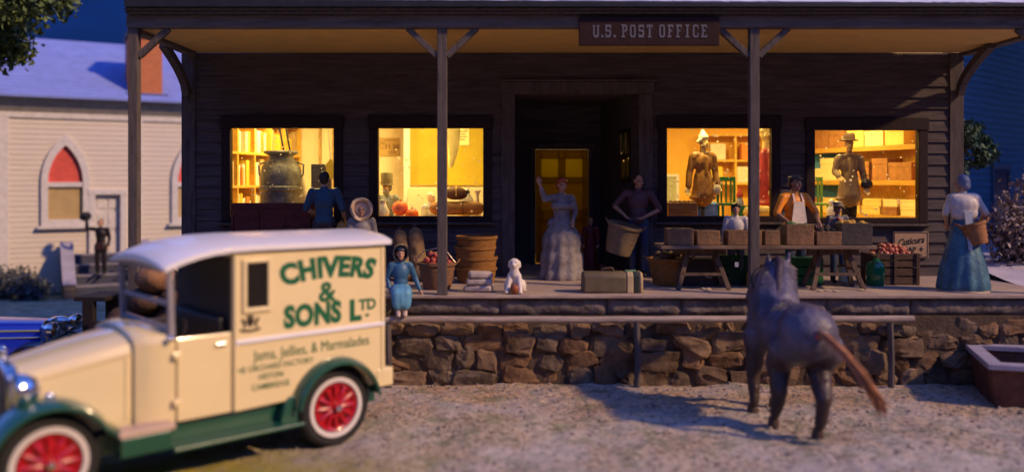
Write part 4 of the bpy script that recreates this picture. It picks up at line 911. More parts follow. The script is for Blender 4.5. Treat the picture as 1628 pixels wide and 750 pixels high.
def person(label, loc, rz=0, H=1.75, xm=None, xp=None, legs=None, top=None, sleeve=1.0, bottom=None, skirt=None, skirtm=None, fold=.05, hair=hairb, hairk='short', skinm=skin, shoes=shoem,
           turn=0, tilt=0, group=None, hn=None, female=False, name='person', cat='person', nolegs=False, bust=False, wide=1.0):
    S = H / 1.75; t = thing(name, label, cat, loc, rz, group, S)
    xm = xm or ARM; xp = xp or tuple((-p[0], p[1], p[2]) for p in ARM)
    legs = legs or (((-.09, 0, .92), (-.10, -.02, .50), (-.10, .02, .09), (-.115, -.13, .04)), ((.09, 0, .92), (.10, -.02, .50), (.10, .02, .09), (.115, -.13, .04)))
    sw_ = .9 if female else 1.0
    HC = V(0, -.01, 1.625); TM = Matrix.Translation((0, .01, 1.52)) @ Matrix.Rotation(turn, 4, 'Z') @ Matrix.Rotation(tilt, 4, 'X') @ Matrix.Translation((0, -.01, -1.52))
    q = MB(); q.X = TM
    q.ell(HC + V(0, .012, .022), (.074, .092, .092)); q.ell(HC + V(0, -.03, -.055), (.056, .06, .062)); q.ell(HC + V(0, -.07, -.098), (.026, .022, .02))
    q.cap(HC + V(0, -.082, .008), HC + V(0, -.106, -.022), .012, .017, 8); q.ell(HC + V(0, -.074, .026), (.055, .018, .014)); q.ell(HC + V(0, -.083, -.058), (.024, .014, .012))
    for s in (-1, 1): q.ell(HC + V(s * .077, .01, -.008), (.012, .022, .033), 10); q.ell(HC + V(s * .045, -.06, -.03), (.024, .022, .024), 10)
    q.X = None
    q.cap((0, .02, 1.40), (0, .005, 1.56), .056, .05)
    q.ell((0, .01, 1.28), (.155 * sw_, .10, .19)); q.ell((0, .01, 1.08), (.13 * sw_, .09, .16)); q.ell((0, .01, .95), (.15 * sw_, .10, .12)); q.cap((-.15 * sw_, .015, 1.41), (.15 * sw_, .015, 1.41), .055)
    for A_ in (xm, xp):
        a, b_, c_ = [V(*p) for p in A_]; q.cap(a, b_, .05, .04); q.cap(b_, c_, .04, .027); d = (c_ - b_).normalized(); nn = V(*(hn or ((-1 if a.x > 0 else 1) * .6, -.6, .1)))
        hand(q, c_ + d * .01, d, nn)
    if not nolegs and not skirt:
        for L in legs:
            a, b_, c_, e = [V(*p) for p in L]; q.cap(a, b_, .085, .055); q.cap(b_, c_, .055, .036)
    elif skirt and not nolegs: 
        for L in legs: a, b_, c_, e = [V(*p) for p in L]; q.cap(a, b_, .08, .05); q.cap(b_, c_, .05, .036)
    put(blob(q, .0125, 2), 'body', skinm, t)
    for s in (-1, 1):
        q = MB(); q.X = TM; q.ell(HC + V(s * .031, -.080, .004), (.013, .008, .008), 10); q.build('eye', eyem, t, world=False)
    q = MB(); q.X = TM; q.ell(HC + V(0, -.094, -.058), (.022, .006, .006), 10); q.build('mouth', mouthm, t, world=False)
    if top:
        q = MB(); q.ell((0, .01, 1.27), (.175 * sw_ * wide, .122, .20)); q.ell((0, .008, 1.08), (.15 * sw_ * wide, .112 * wide, .17)); q.ell((0, .01, .95), (.168 * sw_ * wide, .118 * wide, .13)); q.cap((-.16 * sw_, .015, 1.405), (.16 * sw_, .015, 1.405), .068)
        q.cap((0, .02, 1.40), (0, .012, 1.48), .075, .062)
        for A_ in (xm, xp):
            a, b_, c_ = [V(*p) for p in A_]; q.cap(a, b_, .070, .056)
            if sleeve > .5: q.cap(b_, b_.lerp(c_, min(1, sleeve)), .056, .044)
        put(blob(q, .016, 4), 'shirt', top, t)
    if bottom:
        q = MB(); q.ell((0, .01, .93), (.165, .115, .11))
        for L in legs:
            a, b_, c_, e = [V(*p) for p in L]; q.cap(a, b_, .102, .076); q.cap(b_, c_.lerp(b_, .06), .076, .062)
        put(blob(q, .017, 4), 'trousers', bottom, t)
    if skirt:
        q = MB(); q.lathe(skirt, 64, (0, .01, 0), fold, 11, 1, sy=.86); q.build('skirt', skirtm, t, world=False)
    if not nolegs and (not skirt or min(z for r_, z in skirt) > .03):
        for L in legs:
            q = MB(); a, b_, c_, e = [V(*p) for p in L]; q.cap(c_ + V(0, .02, -.03), e, .05, .042); q.cap(c_ + V(0, 0, .02), c_ + V(0, .01, -.03), .05, .05); put(blob(q, .014, 3), 'shoe', shoes, t)
    q = MB(); q.X = TM
    if hairk in ('short', 'bun', 'full'):
        q.ell(HC + V(0, .03, .034), (.084, .088, .094)); q.ell(HC + V(0, .055, -.02), (.076, .055, .075))
        if hairk == 'bun': q.ell(HC + V(0, .02, .12), (.06, .06, .045)); q.ell(HC + V(0, -.035, .075), (.075, .045, .05))
        if hairk == 'full': q.ell(HC + V(0, .02, .06), (.11, .10, .075)); q.ell(HC + V(0, .04, -.01), (.105, .075, .08)); q.ell(HC + V(0, -.045, .085), (.075, .04, .04))
        put(blob(q, .013, 2), 'hair', hair, t)
    t['_head'] = [list(r_) for r_ in TM]; del t['_head']
    return t, HC, TM
def extra(t, name, mat, q, vox=None, it=3):
    if vox: return put(blob(q, vox, it), name, mat, t)
    return q.build(name, mat, t, world=False)

navy = paint('dark_suit_cloth', (.014, .009, .011)); bluesh = paint('blue_shirt_cloth', (.02, .065, .12)); cap_ = paint('grey_cap', (.05, .055, .06))
# man waving a hat on the chapel steps
fx = at(161, 432, 25.05)
t, HC, TM = person('man in dark suit waving his black hat on the chapel steps', (fx.x, 25.02, .07 + .27 * 1 + .0), R(8), 1.62, xm=((-.19, .01, 1.42), (-.40, -.02, 1.44), (-.40, -.05, 1.72)), top=navy, bottom=navy, hair=hairbr, hn=(1, -.2, .2))
q = MB(); q.prism([(-.17, -.125, .78), (-.13, -.13, 1.0), (.13, -.13, 1.0), (.17, -.125, .78)], (0, .02, 0)); q.ell((0, .01, .82), (.19, .13, .16)); extra(t, 'coat_skirt', paint('brown_coat', (.05, .022, .018)), q, .02)
bh = thing('bowler_hat', 'black hat held up in the raised hand of the man on the chapel steps', 'hat', (fx.x - .40, 24.94, 2.02), R(0)); bh.rotation_euler = (.9, .35, 0)
q = MB(); q.lathe([(.16, 0), (.15, .012), (.09, .02), (.088, .07), (.07, .11), (.01, .125)], 20); q.build('hat_body', hairb, bh, world=False); q = MB(); q.lathe([(.092, .018), (.094, .035), (.090, .04)], 20, cap=False); q.build('hat_band', navy, bh, world=False)
# man in blue shirt seen from behind
fx = at(517, 445, 15.05)
person('man in blue short sleeved shirt with his back turned by the maroon bench', (fx.x, 15.0, FZ), R(176), 1.88, xm=((-.20, .01, 1.42), (-.30, .02, 1.14), (-.30, -.12, .95)), xp=((.20, .01, 1.42), (.30, .02, 1.14), (.18, -.16, 1.05)), top=bluesh, sleeve=.2, bottom=paint('dark_trousers', (.03, .03, .045)))
ls = thing('yellow_parcel', 'yellow brown parcel beside the blue shirted man and the white bonnet', 'parcel', at(546, 362, 14.9))
q = MB(); q.ell((0, 0, -.02), (.12, .1, .15)); put(blob(q, .02, 2), 'wrapping', paint('mustard_cloth', (.42, .22, .03)), ls); q = MB(); q.tube([(0, -.05, .1), (0, -.05, .17)], .02); q.build('knot', hairbr, ls, world=False)
# woman with the white bonnet, seated beside him
fx = at(575, 445, 14.6)
t, HC, TM = person('seated woman in a wide white bonnet showing just above the van roof', (fx.x, 14.6, FZ - .28), R(6), 1.62, legs=(((-.09, 0, .92), (-.12, -.42, .86), (-.12, -.42, .46), (-.12, -.54, .42)), ((.09, 0, .92), (.12, -.42, .86), (.12, -.42, .46), (.12, -.54, .42))), top=paint('grey_dress', (.2, .18, .19)), hairk='none', skinm=skin, bottom=paint('grey_dress2', (.18, .16, .17)))
q = MB(); q.X = TM; n_ = 26; secs = []
for r_, y_, in ((.10, .11), (.15, .06), (.175, -.02), (.205, -.06), (.19, -.085), (.16, -.09), (.14, -.06), (.13, -.01), (.12, .03), (.08, .06)):
    secs.append([HC + V(r_ * cos(2 * pi * k / n_), y_ + .03 * sin(8 * pi * k / n_) * (r_ > .16), r_ * (1.05 + .05 * sin(6 * pi * k / n_)) * sin(2 * pi * k / n_) + .015) for k in range(n_)])
q.loft(secs, False); q.ell(HC + V(0, .085, .02), (.19, .14, .20), 20); extra(t, 'bonnet', paint('white_bonnet_cloth', (.64, .46, .31)), q)
stl = thing('porch_stool', 'plain stool under the woman in the white bonnet', 'stool', (fx.x, 14.6, FZ))
q = MB(); q.lathe([(.2, .43), (.2, .47)], 20); q.build('seat', postm, stl, world=False)
for k in range(3): q = MB(); q.tube([(.1 * cos(2.1 * k), .1 * sin(2.1 * k), .43), (.19 * cos(2.1 * k), .19 * sin(2.1 * k), 0)], .02, 8); q.build('leg', postm, stl, world=False)
# girl sitting on the porch edge
bd = paint('blue_dress', (.035, .115, .22)); bl2 = paint('light_blue_skirt', (.10, .29, .46))
fx = at(636, 470, 13.05)
t, HC, TM = person('girl in a blue dress and dark blue hood sitting on the porch edge', (fx.x, 13.12, FZ - .70), R(10), 1.42, xm=((-.17, .01, 1.40), (-.24, .06, 1.16), (-.20, -.04, .96)), xp=((.17, .01, 1.40), (.27, .06, 1.17), (.36, -.02, .93)),
    legs=(((-.08, 0, .93), (-.08, -.32, .93), (-.06, -.35, .60), (-.06, -.44, .54)), ((.08, 0, .93), (.08, -.32, .93), (.06, -.35, .60), (.06, -.44, .54))), top=bd, sleeve=.9, hairk='none', shoes=paint('pale_shoes', (.5, .38, .33)), female=True)
q = MB(); q.ell((0, .0, .96), (.19, .15, .11)); 
for s in (-1, 1): q.cap((s * .08, -.02, .95), (s * .085, -.32, .93), .12, .115); q.cap((s * .085, -.34, .92), (s * .075, -.37, .72), .115, .10)
q.cap((0, -.05, .95), (0, -.33, .92), .13, .12); q.cap((0, -.35, .9), (0, -.38, .76), .11, .10); extra(t, 'skirt', bl2, q, .018, 6)
q = MB(); q.X = TM; secs = []
for r_, y_ in ((.02, .155), (.09, .135), (.135, .07), (.15, -.01), (.142, -.06), (.122, -.055), (.115, .02), (.09, .10)):
    secs.append([HC + V(r_ * cos(2 * pi * k / 22), y_, r_ * 1.12 * sin(2 * pi * k / 22) + .01) for k in range(22)])
q.loft(secs, False); q.ell(HC + V(0, -.005, .062), (.09, .085, .055)); extra(t, 'hood', paint('dark_blue_hood', (.02, .022, .045)), q)
# woman in white waving in the doorway
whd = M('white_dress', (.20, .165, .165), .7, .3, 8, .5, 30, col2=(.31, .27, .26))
fx = at(893, 443, 15.25)
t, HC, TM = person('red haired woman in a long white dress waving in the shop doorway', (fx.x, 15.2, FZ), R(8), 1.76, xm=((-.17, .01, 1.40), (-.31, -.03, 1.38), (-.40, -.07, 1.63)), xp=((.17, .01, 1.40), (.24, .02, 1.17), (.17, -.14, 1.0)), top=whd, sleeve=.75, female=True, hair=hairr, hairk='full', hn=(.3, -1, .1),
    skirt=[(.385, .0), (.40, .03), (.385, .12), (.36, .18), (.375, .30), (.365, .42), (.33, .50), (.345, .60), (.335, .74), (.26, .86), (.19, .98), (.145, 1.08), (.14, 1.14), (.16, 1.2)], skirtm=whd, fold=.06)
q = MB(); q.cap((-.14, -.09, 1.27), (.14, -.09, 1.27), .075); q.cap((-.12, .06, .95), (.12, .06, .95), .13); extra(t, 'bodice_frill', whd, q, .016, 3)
# man with a basket
fx = at(1003, 436, 15.9)
dkr = paint('dark_plum_shirt', (.11, .05, .055)); jeans = paint('dark_blue_trousers', (.035, .055, .11))
t, HC, TM = person('man in dark shirt and blue trousers standing by the doorway with a basket', (fx.x + .08, 15.55, FZ), R(-12), 1.84, xm=((-.20, .01, 1.42), (-.40, -.02, 1.20), (-.20, -.24, 1.04)), xp=((.20, .01, 1.42), (.36, .02, 1.14), (.12, -.20, 1.02)), top=dkr, sleeve=.15, bottom=jeans, turn=R(28), wide=1.05)
bkm = wood('basket_weave', (.30, .20, .11), .4, (3, 3, 20), .85, .9); bko = wood('orange_basket_wood', (.27, .12, .03), .35, (3, 3, 14), .8, .6)
def basket(name, label, loc, r0, r1, h_, mat, group=None, handle=True, tilt=0):
    t = thing(name, label, 'basket', loc, 0, group); t.rotation_euler = (tilt * .5, tilt, 0)
    q = MB(); pr = []; nl = 9
    for k in range(nl + 1): z = h_ * k / nl; r_ = r0 + (r1 - r0) * (k / nl) ** .8; pr.append((r_ + (.008 if k % 2 else 0), z))
    pr = [(r0 * .3, .0)] + pr + [(r1 - .02, h_), (r1 - .03, h_ * .8), (r0 * .8, .05), (.01, .04)]
    q.lathe(pr, 36, fold=.0, cap=False); q.build('basket_body', mat, t, world=False)
    q = MB(); q.lathe([(r1 - .015, h_ - .03), (r1 + .02, h_ - .025), (r1 + .02, h_ + .02), (r1 - .015, h_ + .02), (r1 - .015, h_ - .03)], 36, cap=False); q.build('rim', mat, t, world=False)
    if handle:
        for s in (-1, 1):
            q = MB(); q.tube([(s * r1, -.1, h_ - .02), (s * (r1 + .06), -.06, h_ + .04), (s * (r1 + .07), 0, h_ + .06), (s * (r1 + .06), .06, h_ + .04), (s * r1, .1, h_ - .02)], .011, 6); q.build('handle', mat, t, world=False)
    return t
b0 = at(982, 402, 15.2); basket('carried_basket', 'grey brown bushel basket tilted in the arms of the man by the doorway', (b0.x, 15.2, b0.z), .21, .29, .50, bkm, tilt=R(14))
# child in dark red by the door
fx = at(938, 432, 16.4)
drd = paint('dark_red_cloth', (.13, .018, .016))
t, HC, TM = person('small child in dark red clothes between the white dress and the basket man', (fx.x, 16.3, FZ), 0, 1.02, top=drd, skirt=[(.30, .04), (.28, .25), (.22, .6), (.16, 1.0), (.15, 1.15)], skirtm=drd, hair=paint('gold_brown_hair', (.30, .16, .05)), hairk='full', female=True)
# boy behind the table, man in orange, person with hat
wsh = paint('white_shirt', (.55, .5, .46))
fx = at(1170, 437, 14.35)
person('small dark haired child in pale clothes behind the left half of the table', (fx.x, 14.35, FZ), R(-8), 1.34, top=wsh, bottom=jeans, hair=hairb, hairk='full')
orange = paint('orange_shirt_cloth', (.85, .27, .015))
fx = at(1262, 437, 14.55)
t, HC, TM = person('man in orange shirt, white apron and flat cap bending behind the table', (fx.x, 14.5, FZ), R(14), 1.80, xm=((-.20, .01, 1.40), (-.34, -.02, 1.14), (-.22, -.24, .98)), xp=((.20, .01, 1.40), (.32, -.10, 1.16), (.22, -.34, .99)), top=orange, sleeve=.45, bottom=jeans, hair=hairb, turn=R(18), wide=1.12, skinm=skind)
q = MB(); q.prism([(-.09, -.130, 1.33), (.09, -.130, 1.33), (.13, -.137, 1.05), (.18, -.145, .60), (-.18, -.145, .60), (-.13, -.137, 1.05)], (0, .012, 0))
for s in (-1, 1): q.bar((s * .08, -.128, 1.32), (s * .07, -.06, 1.46), .03, .012)
extra(t, 'apron', paint('apron_white', (.62, .52, .45)), q)
q = MB(); q.X = TM; q.ell(HC + V(0, .015, .085), (.098, .115, .042)); q.ell(HC + V(0, -.095, .068), (.07, .05, .012)); extra(t, 'flat_cap', cap_, q, .012, 2)
fx = at(1330, 437, 14.7)
t, HC, TM = person('small person in a wide brimmed hat behind the dark crate on the table', (fx.x, 14.65, FZ), R(5), 1.34, top=paint('grey_jacket', (.10, .09, .10)), bottom=jeans, skinm=skind)
q = MB(); q.X = TM; q.lathe([(.165, .055), (.17, .065), (.10, .075), (.095, .14), (.06, .16), (.01, .155)], 26, tuple(HC)); extra(t, 'hat', paint('brown_grey_hat', (.20, .15, .12)), q)
q = MB(); q.cap((-.05, -.10, 1.42), (.05, -.11, 1.36), .03, .025); extra(t, 'neckerchief', paint('red_neckerchief', (.4, .05, .04)), q, .014, 2)
# woman with the blue skirt on the right
blsk = M('blue_grey_skirt', (.028, .10, .17), .5, .35, 6, .4, 20, col2=(.07, .19, .27)); shawl = paint('white_shawl', (.56, .49, .44))
fx = at(1531, 462, 13.6)
t, HC, TM = person('woman in a long blue skirt, white shawl and blue headscarf at the right porch end', (fx.x, 13.6, FZ), R(168), 1.80, xm=((-.17, .01, 1.40), (-.30, .02, 1.19), (-.27, -.10, 1.02)), xp=((.17, .01, 1.40), (.25, .02, 1.17), (.20, -.12, 1.0)), top=shawl, sleeve=.4, female=True, hairk='none', wide=1.1, turn=R(35),
    skirt=[(.355, .02), (.37, .06), (.355, .16), (.33, .34), (.26, .6), (.20, .82), (.175, .98), (.15, 1.08), (.15, 1.14)], skirtm=blsk, fold=.045)
q = MB(); q.ell((0, .03, 1.30), (.235, .15, .17)); q.cap((-.16, .03, 1.40), (.16, .03, 1.40), .085); q.ell((0, .07, 1.18), (.20, .10, .14)); extra(t, 'shawl', shawl, q, .016, 4)
q = MB(); q.prism([(-.09, .155, 1.2), (.03, .165, 1.2), (-.01, .245, .62), (-.06, .245, .62)], (0, .012, 0)); extra(t, 'apron_tie', paint('pale_ribbon', (.4, .42, .45)), q)
q = MB(); q.X = TM; q.ell(HC + V(0, .03, .03), (.10, .10, .11)); q.ell(HC + V(0, .08, -.03), (.08, .05, .07)); q.ell(HC + V(0, .02, .10), (.085, .085, .04)); extra(t, 'headscarf', M('blue_white_scarf', (.02, .07, .26), .6, .3, 3, .2, col2=(.34, .36, .44)), q, .014, 3)
q = MB(); q.lathe([(.365, 0), (.36, .02), (.2, .025)], 40); extra(t, 'hem', paint('tan_hem', (.42, .32, .22)), q)
b0 = at(1551, 389, 13.3); basket('hip_basket', 'brown basket carried on the hip of the woman in the blue skirt', (b0.x + .10, 13.40, b0.z), .13, .18, .32, wood('brown_basket', (.30, .13, .055), .4, (3, 3, 16)), handle=True, tilt=R(-14))

# ------------------------------------------------------------------ horse
hs = thing('horse', 'purple grey horse seen from behind facing the hitching rail, brown tail swung right', 'horse', (3.42, 11, 0))
hm = M('purple_grey_horse_paint', (.07, .058, .085), .42, .45, 5, .6, 26, col2=(.145, .13, .195)); legm = M('dark_brown_points', (.075, .042, .035), .6, .3, 5, .35, 26)
q = MB(); C = lambda *a: q.cap(*a)
q.ell((3.57, 10.52, 1.20), (.355, .40, .37), 20); q.ell((3.49, 11.05, 1.16), (.35, .62, .37), 20); q.ell((3.41, 11.55, 1.2), (.29, .34, .38), 18); q.ell((3.43, 11.40, 1.44), (.16, .36, .17), 16); q.ell((3.55, 10.55, 1.45), (.2, .3, .12), 16)
C((3.45, 11.45, 1.36), (3.62, 11.85, 1.72), .34, .25); C((3.63, 11.86, 1.76), (3.54, 12.16, 1.64), .225, .17); C((3.54, 12.16, 1.64), (3.44, 12.42, 1.42), .165, .10); q.ell((3.44, 12.43, 1.40), (.10, .10, .09))
for sx_ in (-.075, .075): C((3.63 + sx_ * 1.7, 11.9, 1.90), (3.64 + sx_ * 1.9, 11.86, 2.06), .058, .016)
LEGS = [((3.36, 10.62, 1.02), (3.31, 10.82, .78), (3.275, 10.62, .48), (3.25, 10.74, .17)), ((3.78, 10.48, 1.02), (3.74, 10.62, .78), (3.665, 10.20, .48), (3.635, 10.27, .17)),
        ((3.25, 11.52, 1.02), (3.22, 11.50, .76), (3.19, 11.48, .46), (3.175, 11.40, .15)), ((3.58, 11.58, 1.02), (3.57, 11.68, .76), (3.56, 11.78, .48), (3.54, 11.68, .15))]
for i, L in enumerate(LEGS):
    rr_ = (.23, .165, .098, .07) if i < 2 else (.18, .125, .09, .068)
    for k in range(3): C(L[k], L[k + 1], rr_[k], rr_[k + 1])
me = blob(q, .022, 5)
def horse_mat():                                     # grey body turning irregularly dark brown towards the belly and legs
    m = hm.copy(); n = m.node_tree.nodes; l = m.node_tree.links; b = n['Principled BSDF']; old = b.inputs['Base Color'].links[0].from_socket
    tc = n.new('ShaderNodeTexCoord'); s = n.new('ShaderNodeSeparateXYZ'); l.new(tc.outputs['Object'], s.inputs[0]); nz = n.new('ShaderNodeTexNoise'); nz.inputs['Scale'].default_value = 4; nz.inputs['Detail'].default_value = 6; l.new(tc.outputs['Object'], nz.inputs['Vector'])
    a = n.new('ShaderNodeMath'); a.operation = 'MULTIPLY_ADD'; a.inputs[1].default_value = .7; l.new(nz.outputs[0], a.inputs[0]); l.new(s.outputs[2], a.inputs[2])
    r = n.new('ShaderNodeMapRange'); r.inputs[1].default_value = 1.05; r.inputs[2].default_value = 1.5; l.new(a.outputs[0], r.inputs[0])
    x = n.new('ShaderNodeMix'); x.data_type = 'RGBA'; x.inputs[6].default_value = (.05, .03, .028, 1); l.new(r.outputs[0], x.inputs[0]); l.new(old, x.inputs[7]); l.new(x.outputs[2], b.inputs['Base Color']); return m
off = Vector((3.42, 11, 0)); 
for v in me.vertices: v.co += v.normal * (.016 * noise.noise(v.co * 5) + .008 * noise.noise(v.co * 16) + .005 * noise.noise(v.co * 34)); v.co -= off
ob = put(me, 'body', horse_mat(), hs)
for i, L in enumerate(LEGS):
    x, y, z = L[3]; q = MB(); dy = .05
    q.lathe([(.075, 0), (.07, .05), (.055, .12)], 14, (x - .005, y + dy, 0.005)); q.cap((x, y, z), (x, y + dy * .8, .1), .05, .05); extra(hs, 'hoof', paint('hoof', (.07, .04, .03)), q); q.v = []
    h_ = [o for o in hs.children if o.name.startswith('hoof')][-1]
    for v in h_.data.vertices: v.co -= off
q = MB(); pts = [(3.46, 11.3, 1.60), (3.52, 11.5, 1.76), (3.60, 11.7, 1.92), (3.63, 11.85, 1.98), (3.60, 11.98, 1.93)]
for a, b_ in zip(pts[:-1], pts[1:]): q.cap(a, b_, .05, .055)
for k in range(9): u = k / 8; p = Vector(pts[0]).lerp(Vector(pts[3]), u); q.cap(p + V(.02, 0, -.02), p + V(.25, .03, -.15), .06, .03)
me = blob(q, .02, 2)
for v in me.vertices: v.co -= off
put(me, 'mane', paint('dark_mane', (.05, .035, .045)), hs)
q = MB(); tp = [Vector(p) for p in [(3.575, 10.16, 1.27), (3.64, 10.05, 1.24), (3.80, 9.95, 1.08), (3.98, 9.88, .84), (4.12, 9.83, .60), (4.19, 9.81, .46)]]; tr0 = [.035, .04, .045, .06, .075, .05]; tn = random.Random(6)
for k in range(70):                                  # bundle of hair strands
    o = Vector((tn.gauss(0, 1), tn.gauss(0, 1), tn.gauss(0, 1))).normalized() * tn.random() ** .5; n_ = len(tp) if k < 50 else len(tp) - 1
    pts = [tp[i] + o * tr0[i] * (1 + .25 * tn.gauss(0, 1) * (i > 2)) for i in range(n_)]; pts[-1] = pts[-1] + Vector((tn.gauss(0, .03), tn.gauss(0, .03), tn.gauss(0, .05))); q.tube(pts, [.014, .014, .013, .012, .010, .003][:n_ - 1] + [.003], 5)
me = q.mesh('tail'); me.shade_smooth()
for v in me.vertices: v.co -= off
put(me, 'tail', M('orange_brown_tail', (.36, .15, .07), .8, .4, 6, .4, 20), hs)
q = MB(); q.ell((3.575, 10.135, 1.24), (.045, .03, .035)); me = q.mesh('w', (), off); put(me, 'tail_wrap', paint('red_wrap', (.45, .05, .05)), hs)
q = MB()
for k in range(24):
    a, b_ = 2 * pi * k / 24, 2 * pi * (k + 1) / 24; f_ = lambda a: (3.54 + .20 * cos(a), 12.12 + .08 * sin(a), 1.65 + .19 * sin(a)); q.cap(f_(a), f_(b_), .014, .014, 6)
me = q.mesh('b', (), off); put(me, 'halter', paint('dark_strap', (.03, .02, .02)), hs)

# ------------------------------------------------------------------ dog
fx = at(818, 466, 13.28)
dg_ = thing('dog', 'small white dog sitting at the porch edge facing out', 'dog', (fx.x, 13.3, FZ), R(-6))
q = MB(); q.cap((0, .10, .12), (0, 0, .30), .125, .085); q.cap((0, -.01, .28), (0, -.03, .42), .078, .062); q.ell((0, -.035, .455), (.082, .088, .078)); q.cap((0, -.09, .44), (0, -.15, .425), .045, .033)
for s in (-1, 1):
    q.cap((s * .065, -.02, .27), (s * .10, -.10, .04), .045, .034); q.ell((s * .105, -.125, .025), (.037, .055, .025)); q.ell((s * .115, .08, .10), (.06, .10, .10)); q.cap((s * .07, 0, .47), (s * .085, .0, .40), .026, .018)
q.cap((.05, .17, .05), (.17, .10, .03), .03, .015)
put(blob(q, .014, 2), 'body', M('white_dog_paint', (.68, .60, .55), .55, .1, 6, .3), dg_)
for s in (-1, 1): q = MB(); q.ell((s * .032, -.108, .475), .011, 10); q.build('eye', eyem, dg_, world=False)
q = MB(); q.ell((0, -.185, .432), (.016, .012, .012), 10); q.build('nose', eyem, dg_, world=False)
q = MB(); q.ell((0, -.06, .075), (.065, .05, .075), 16); o = q.build('ball', paint('rust_brown', (.26, .07, .02)), None, loc=None); o.location = (fx.x, 13.22, FZ); tag(o, 'rust brown ball on the floor between the white dog and its front paws', 'ball')
# ------------------------------------------------------------------ goods on the porch
rg = random.Random(77)
mb_ = wood('maroon_bench_wood', (.10, .022, .02), .35, (1, 4, 4), .6)
c0 = at(362, 320, 15.2); c1 = at(497, 438, 15.2)
bn = thing('high_back_bench', 'dark maroon high backed bench below the leftmost window', 'bench', ((c0.x + c1.x) / 2, 15.25, FZ))
hw = (c1.x - c0.x) / 2
q = MB()
for k in range(3): q.box(-hw + .06 + k * (2 * hw - .12) / 3, -hw + .05 + (k + 1) * (2 * hw - .12) / 3, .12, .17, .3, 1.22)
q.box(-hw, hw, .11, .18, 1.22, 1.32); q.build('backrest', mb_, bn, False, .008, False)
q = MB(); q.box(-hw + .05, hw - .05, -.28, .11, .42, .47); q.build('seat', mb_, bn, False, .008, False)
for s in (-1, 1): q = MB(); x0, x1 = sorted((s * hw, s * (hw - .05))); q.box(x0, x1, -.28, .18, 0, .66); q.box(x0, x1, .1, .18, .66, 1.219); q.build('end_panel', mb_, bn, False, .01, False)
burl = M('burlap', (.26, .16, .08), .95, .3, 9, .8, 60)
for i, (px, top_, lab) in enumerate(((645, 364, 'brown burlap sack leaning left in the pair under the second window'), (668, 361, 'brown burlap sack standing right in the pair under the second window'))):
    p = at(px, 436, 14.9); tz = at(px, top_, 14.9).z; h_ = tz - FZ
    t = thing('grain_sack', lab, 'sack', (p.x, 14.9, FZ), 0, 'burlap sacks under the second window'); t.rotation_euler = (0, -.12 if i == 0 else -.1, 0)
    q = MB(); q.cap((0, 0, .15), (0, 0, h_ - .13), .17, .125); q.ell((0, 0, .12), (.2, .17, .14)); q.ell((0, 0, h_ - .1), (.12, .1, .1)); me = blob(q, .025, 3)
    for v in me.vertices: v.co += v.normal * .02 * noise.noise(v.co * 8 + Vector((i, 0, 0)))
    put(me, 'sack_body', burl, t)
    q = MB(); q.tube([(-.02, 0, h_ - .03), (-.01, 0, h_ + .03), (.03, 0, h_ + .05)], .012, 6); q.tube([(.02, 0, h_ - .03), (.0, 0, h_ + .04)], .012, 6); q.build('tie', postm, t, world=False)
def fruit(name, mat, pos, r, lab, grp, seed, cat):
    for i, p in enumerate(pos):
        if i == 0:
            q = MB(); pr = []
            for k in range(9): a = pi * k / 8; pr.append((r * (sin(a) * (1 - .08 * cos(a))), -r * .92 * cos(a) * (1 - .12 * sin(a) ** 8) + (.18 * r * math.exp(-((k - 8) ** 2)) * -1)))
            q.lathe(pr, 12, cap=False); o = q.build(name, mat, None, world=False, loc=None); src = o
        else: o = src.copy(); COL.objects.link(o)
        o.location = p; o.rotation_euler = (rg.uniform(0, 6), rg.uniform(0, 6), 0); s = rg.uniform(.85, 1.12); o.scale = (s, s, s); tag(o, lab, cat, grp)
app = M('red_apple', (.42, .06, .045), .35, .3, 9, .1, 30, col2=(.52, .20, .11)); appd = M('dull_red_apple', (.34, .055, .045), .4, .3, 9, .1)
def heap(cx, cy, cz, rx, ry, r, layers):
    out = []
    for L, (fx_, n_) in enumerate(layers):
        for k in range(n_):
            a = 2.4 * k + L; u = ((k + .5) / n_) ** .5 * fx_; out.append((cx + rx * u * cos(a), cy + ry * u * sin(a), cz + L * r * 1.25 + rg.uniform(-.1, .1) * r))
    return out
p = at(694, 463, 13.75); pb = basket('apple_basket', 'round basket heaped with red apples behind the left middle porch post', (p.x, 13.85, FZ), .21, .29, .40, wood('dull_basket', (.20, .10, .055), .4, (3, 3, 16)))
q = MB(); q.tube([(-.30, 0, .38), (-.36, -.03, .43), (-.2, -.05, .60), (.1, -.02, .66), (.30, 0, .40)], .009, 6); q.build('wire_handle', M('wire', (.3, .25, .2), .4, metal=.8), pb, world=False)
fruit('apple', appd, heap(p.x, 13.85, FZ + .38, .235, .235, .06, [(1, 17), (.8, 10), (.45, 4)]), .06, 'dull red apple heaped in the round basket behind the left middle post', 'apples in the round basket', 1, 'apple')
# stack of orange bushel baskets, nested
p = at(757, 438, 14.7); s0 = None
zz = FZ
for k in range(4):
    lab = ['lowest orange brown basket of the stack left of the entry', 'second orange brown basket from the bottom of the stack left of the entry', 'third orange brown basket from the bottom of the stack left of the entry', 'topmost orange brown basket of the stack left of the entry'][k]
    if k == 0: s0 = basket('bushel_basket', lab, (p.x, 14.7, zz), .30, .335, .24, bko, 'stacked orange baskets', False)
    else: dup(s0, (p.x + (.012, -.015, .01)[k - 1], 14.7, zz), .6 * k, lab)
    zz += .175
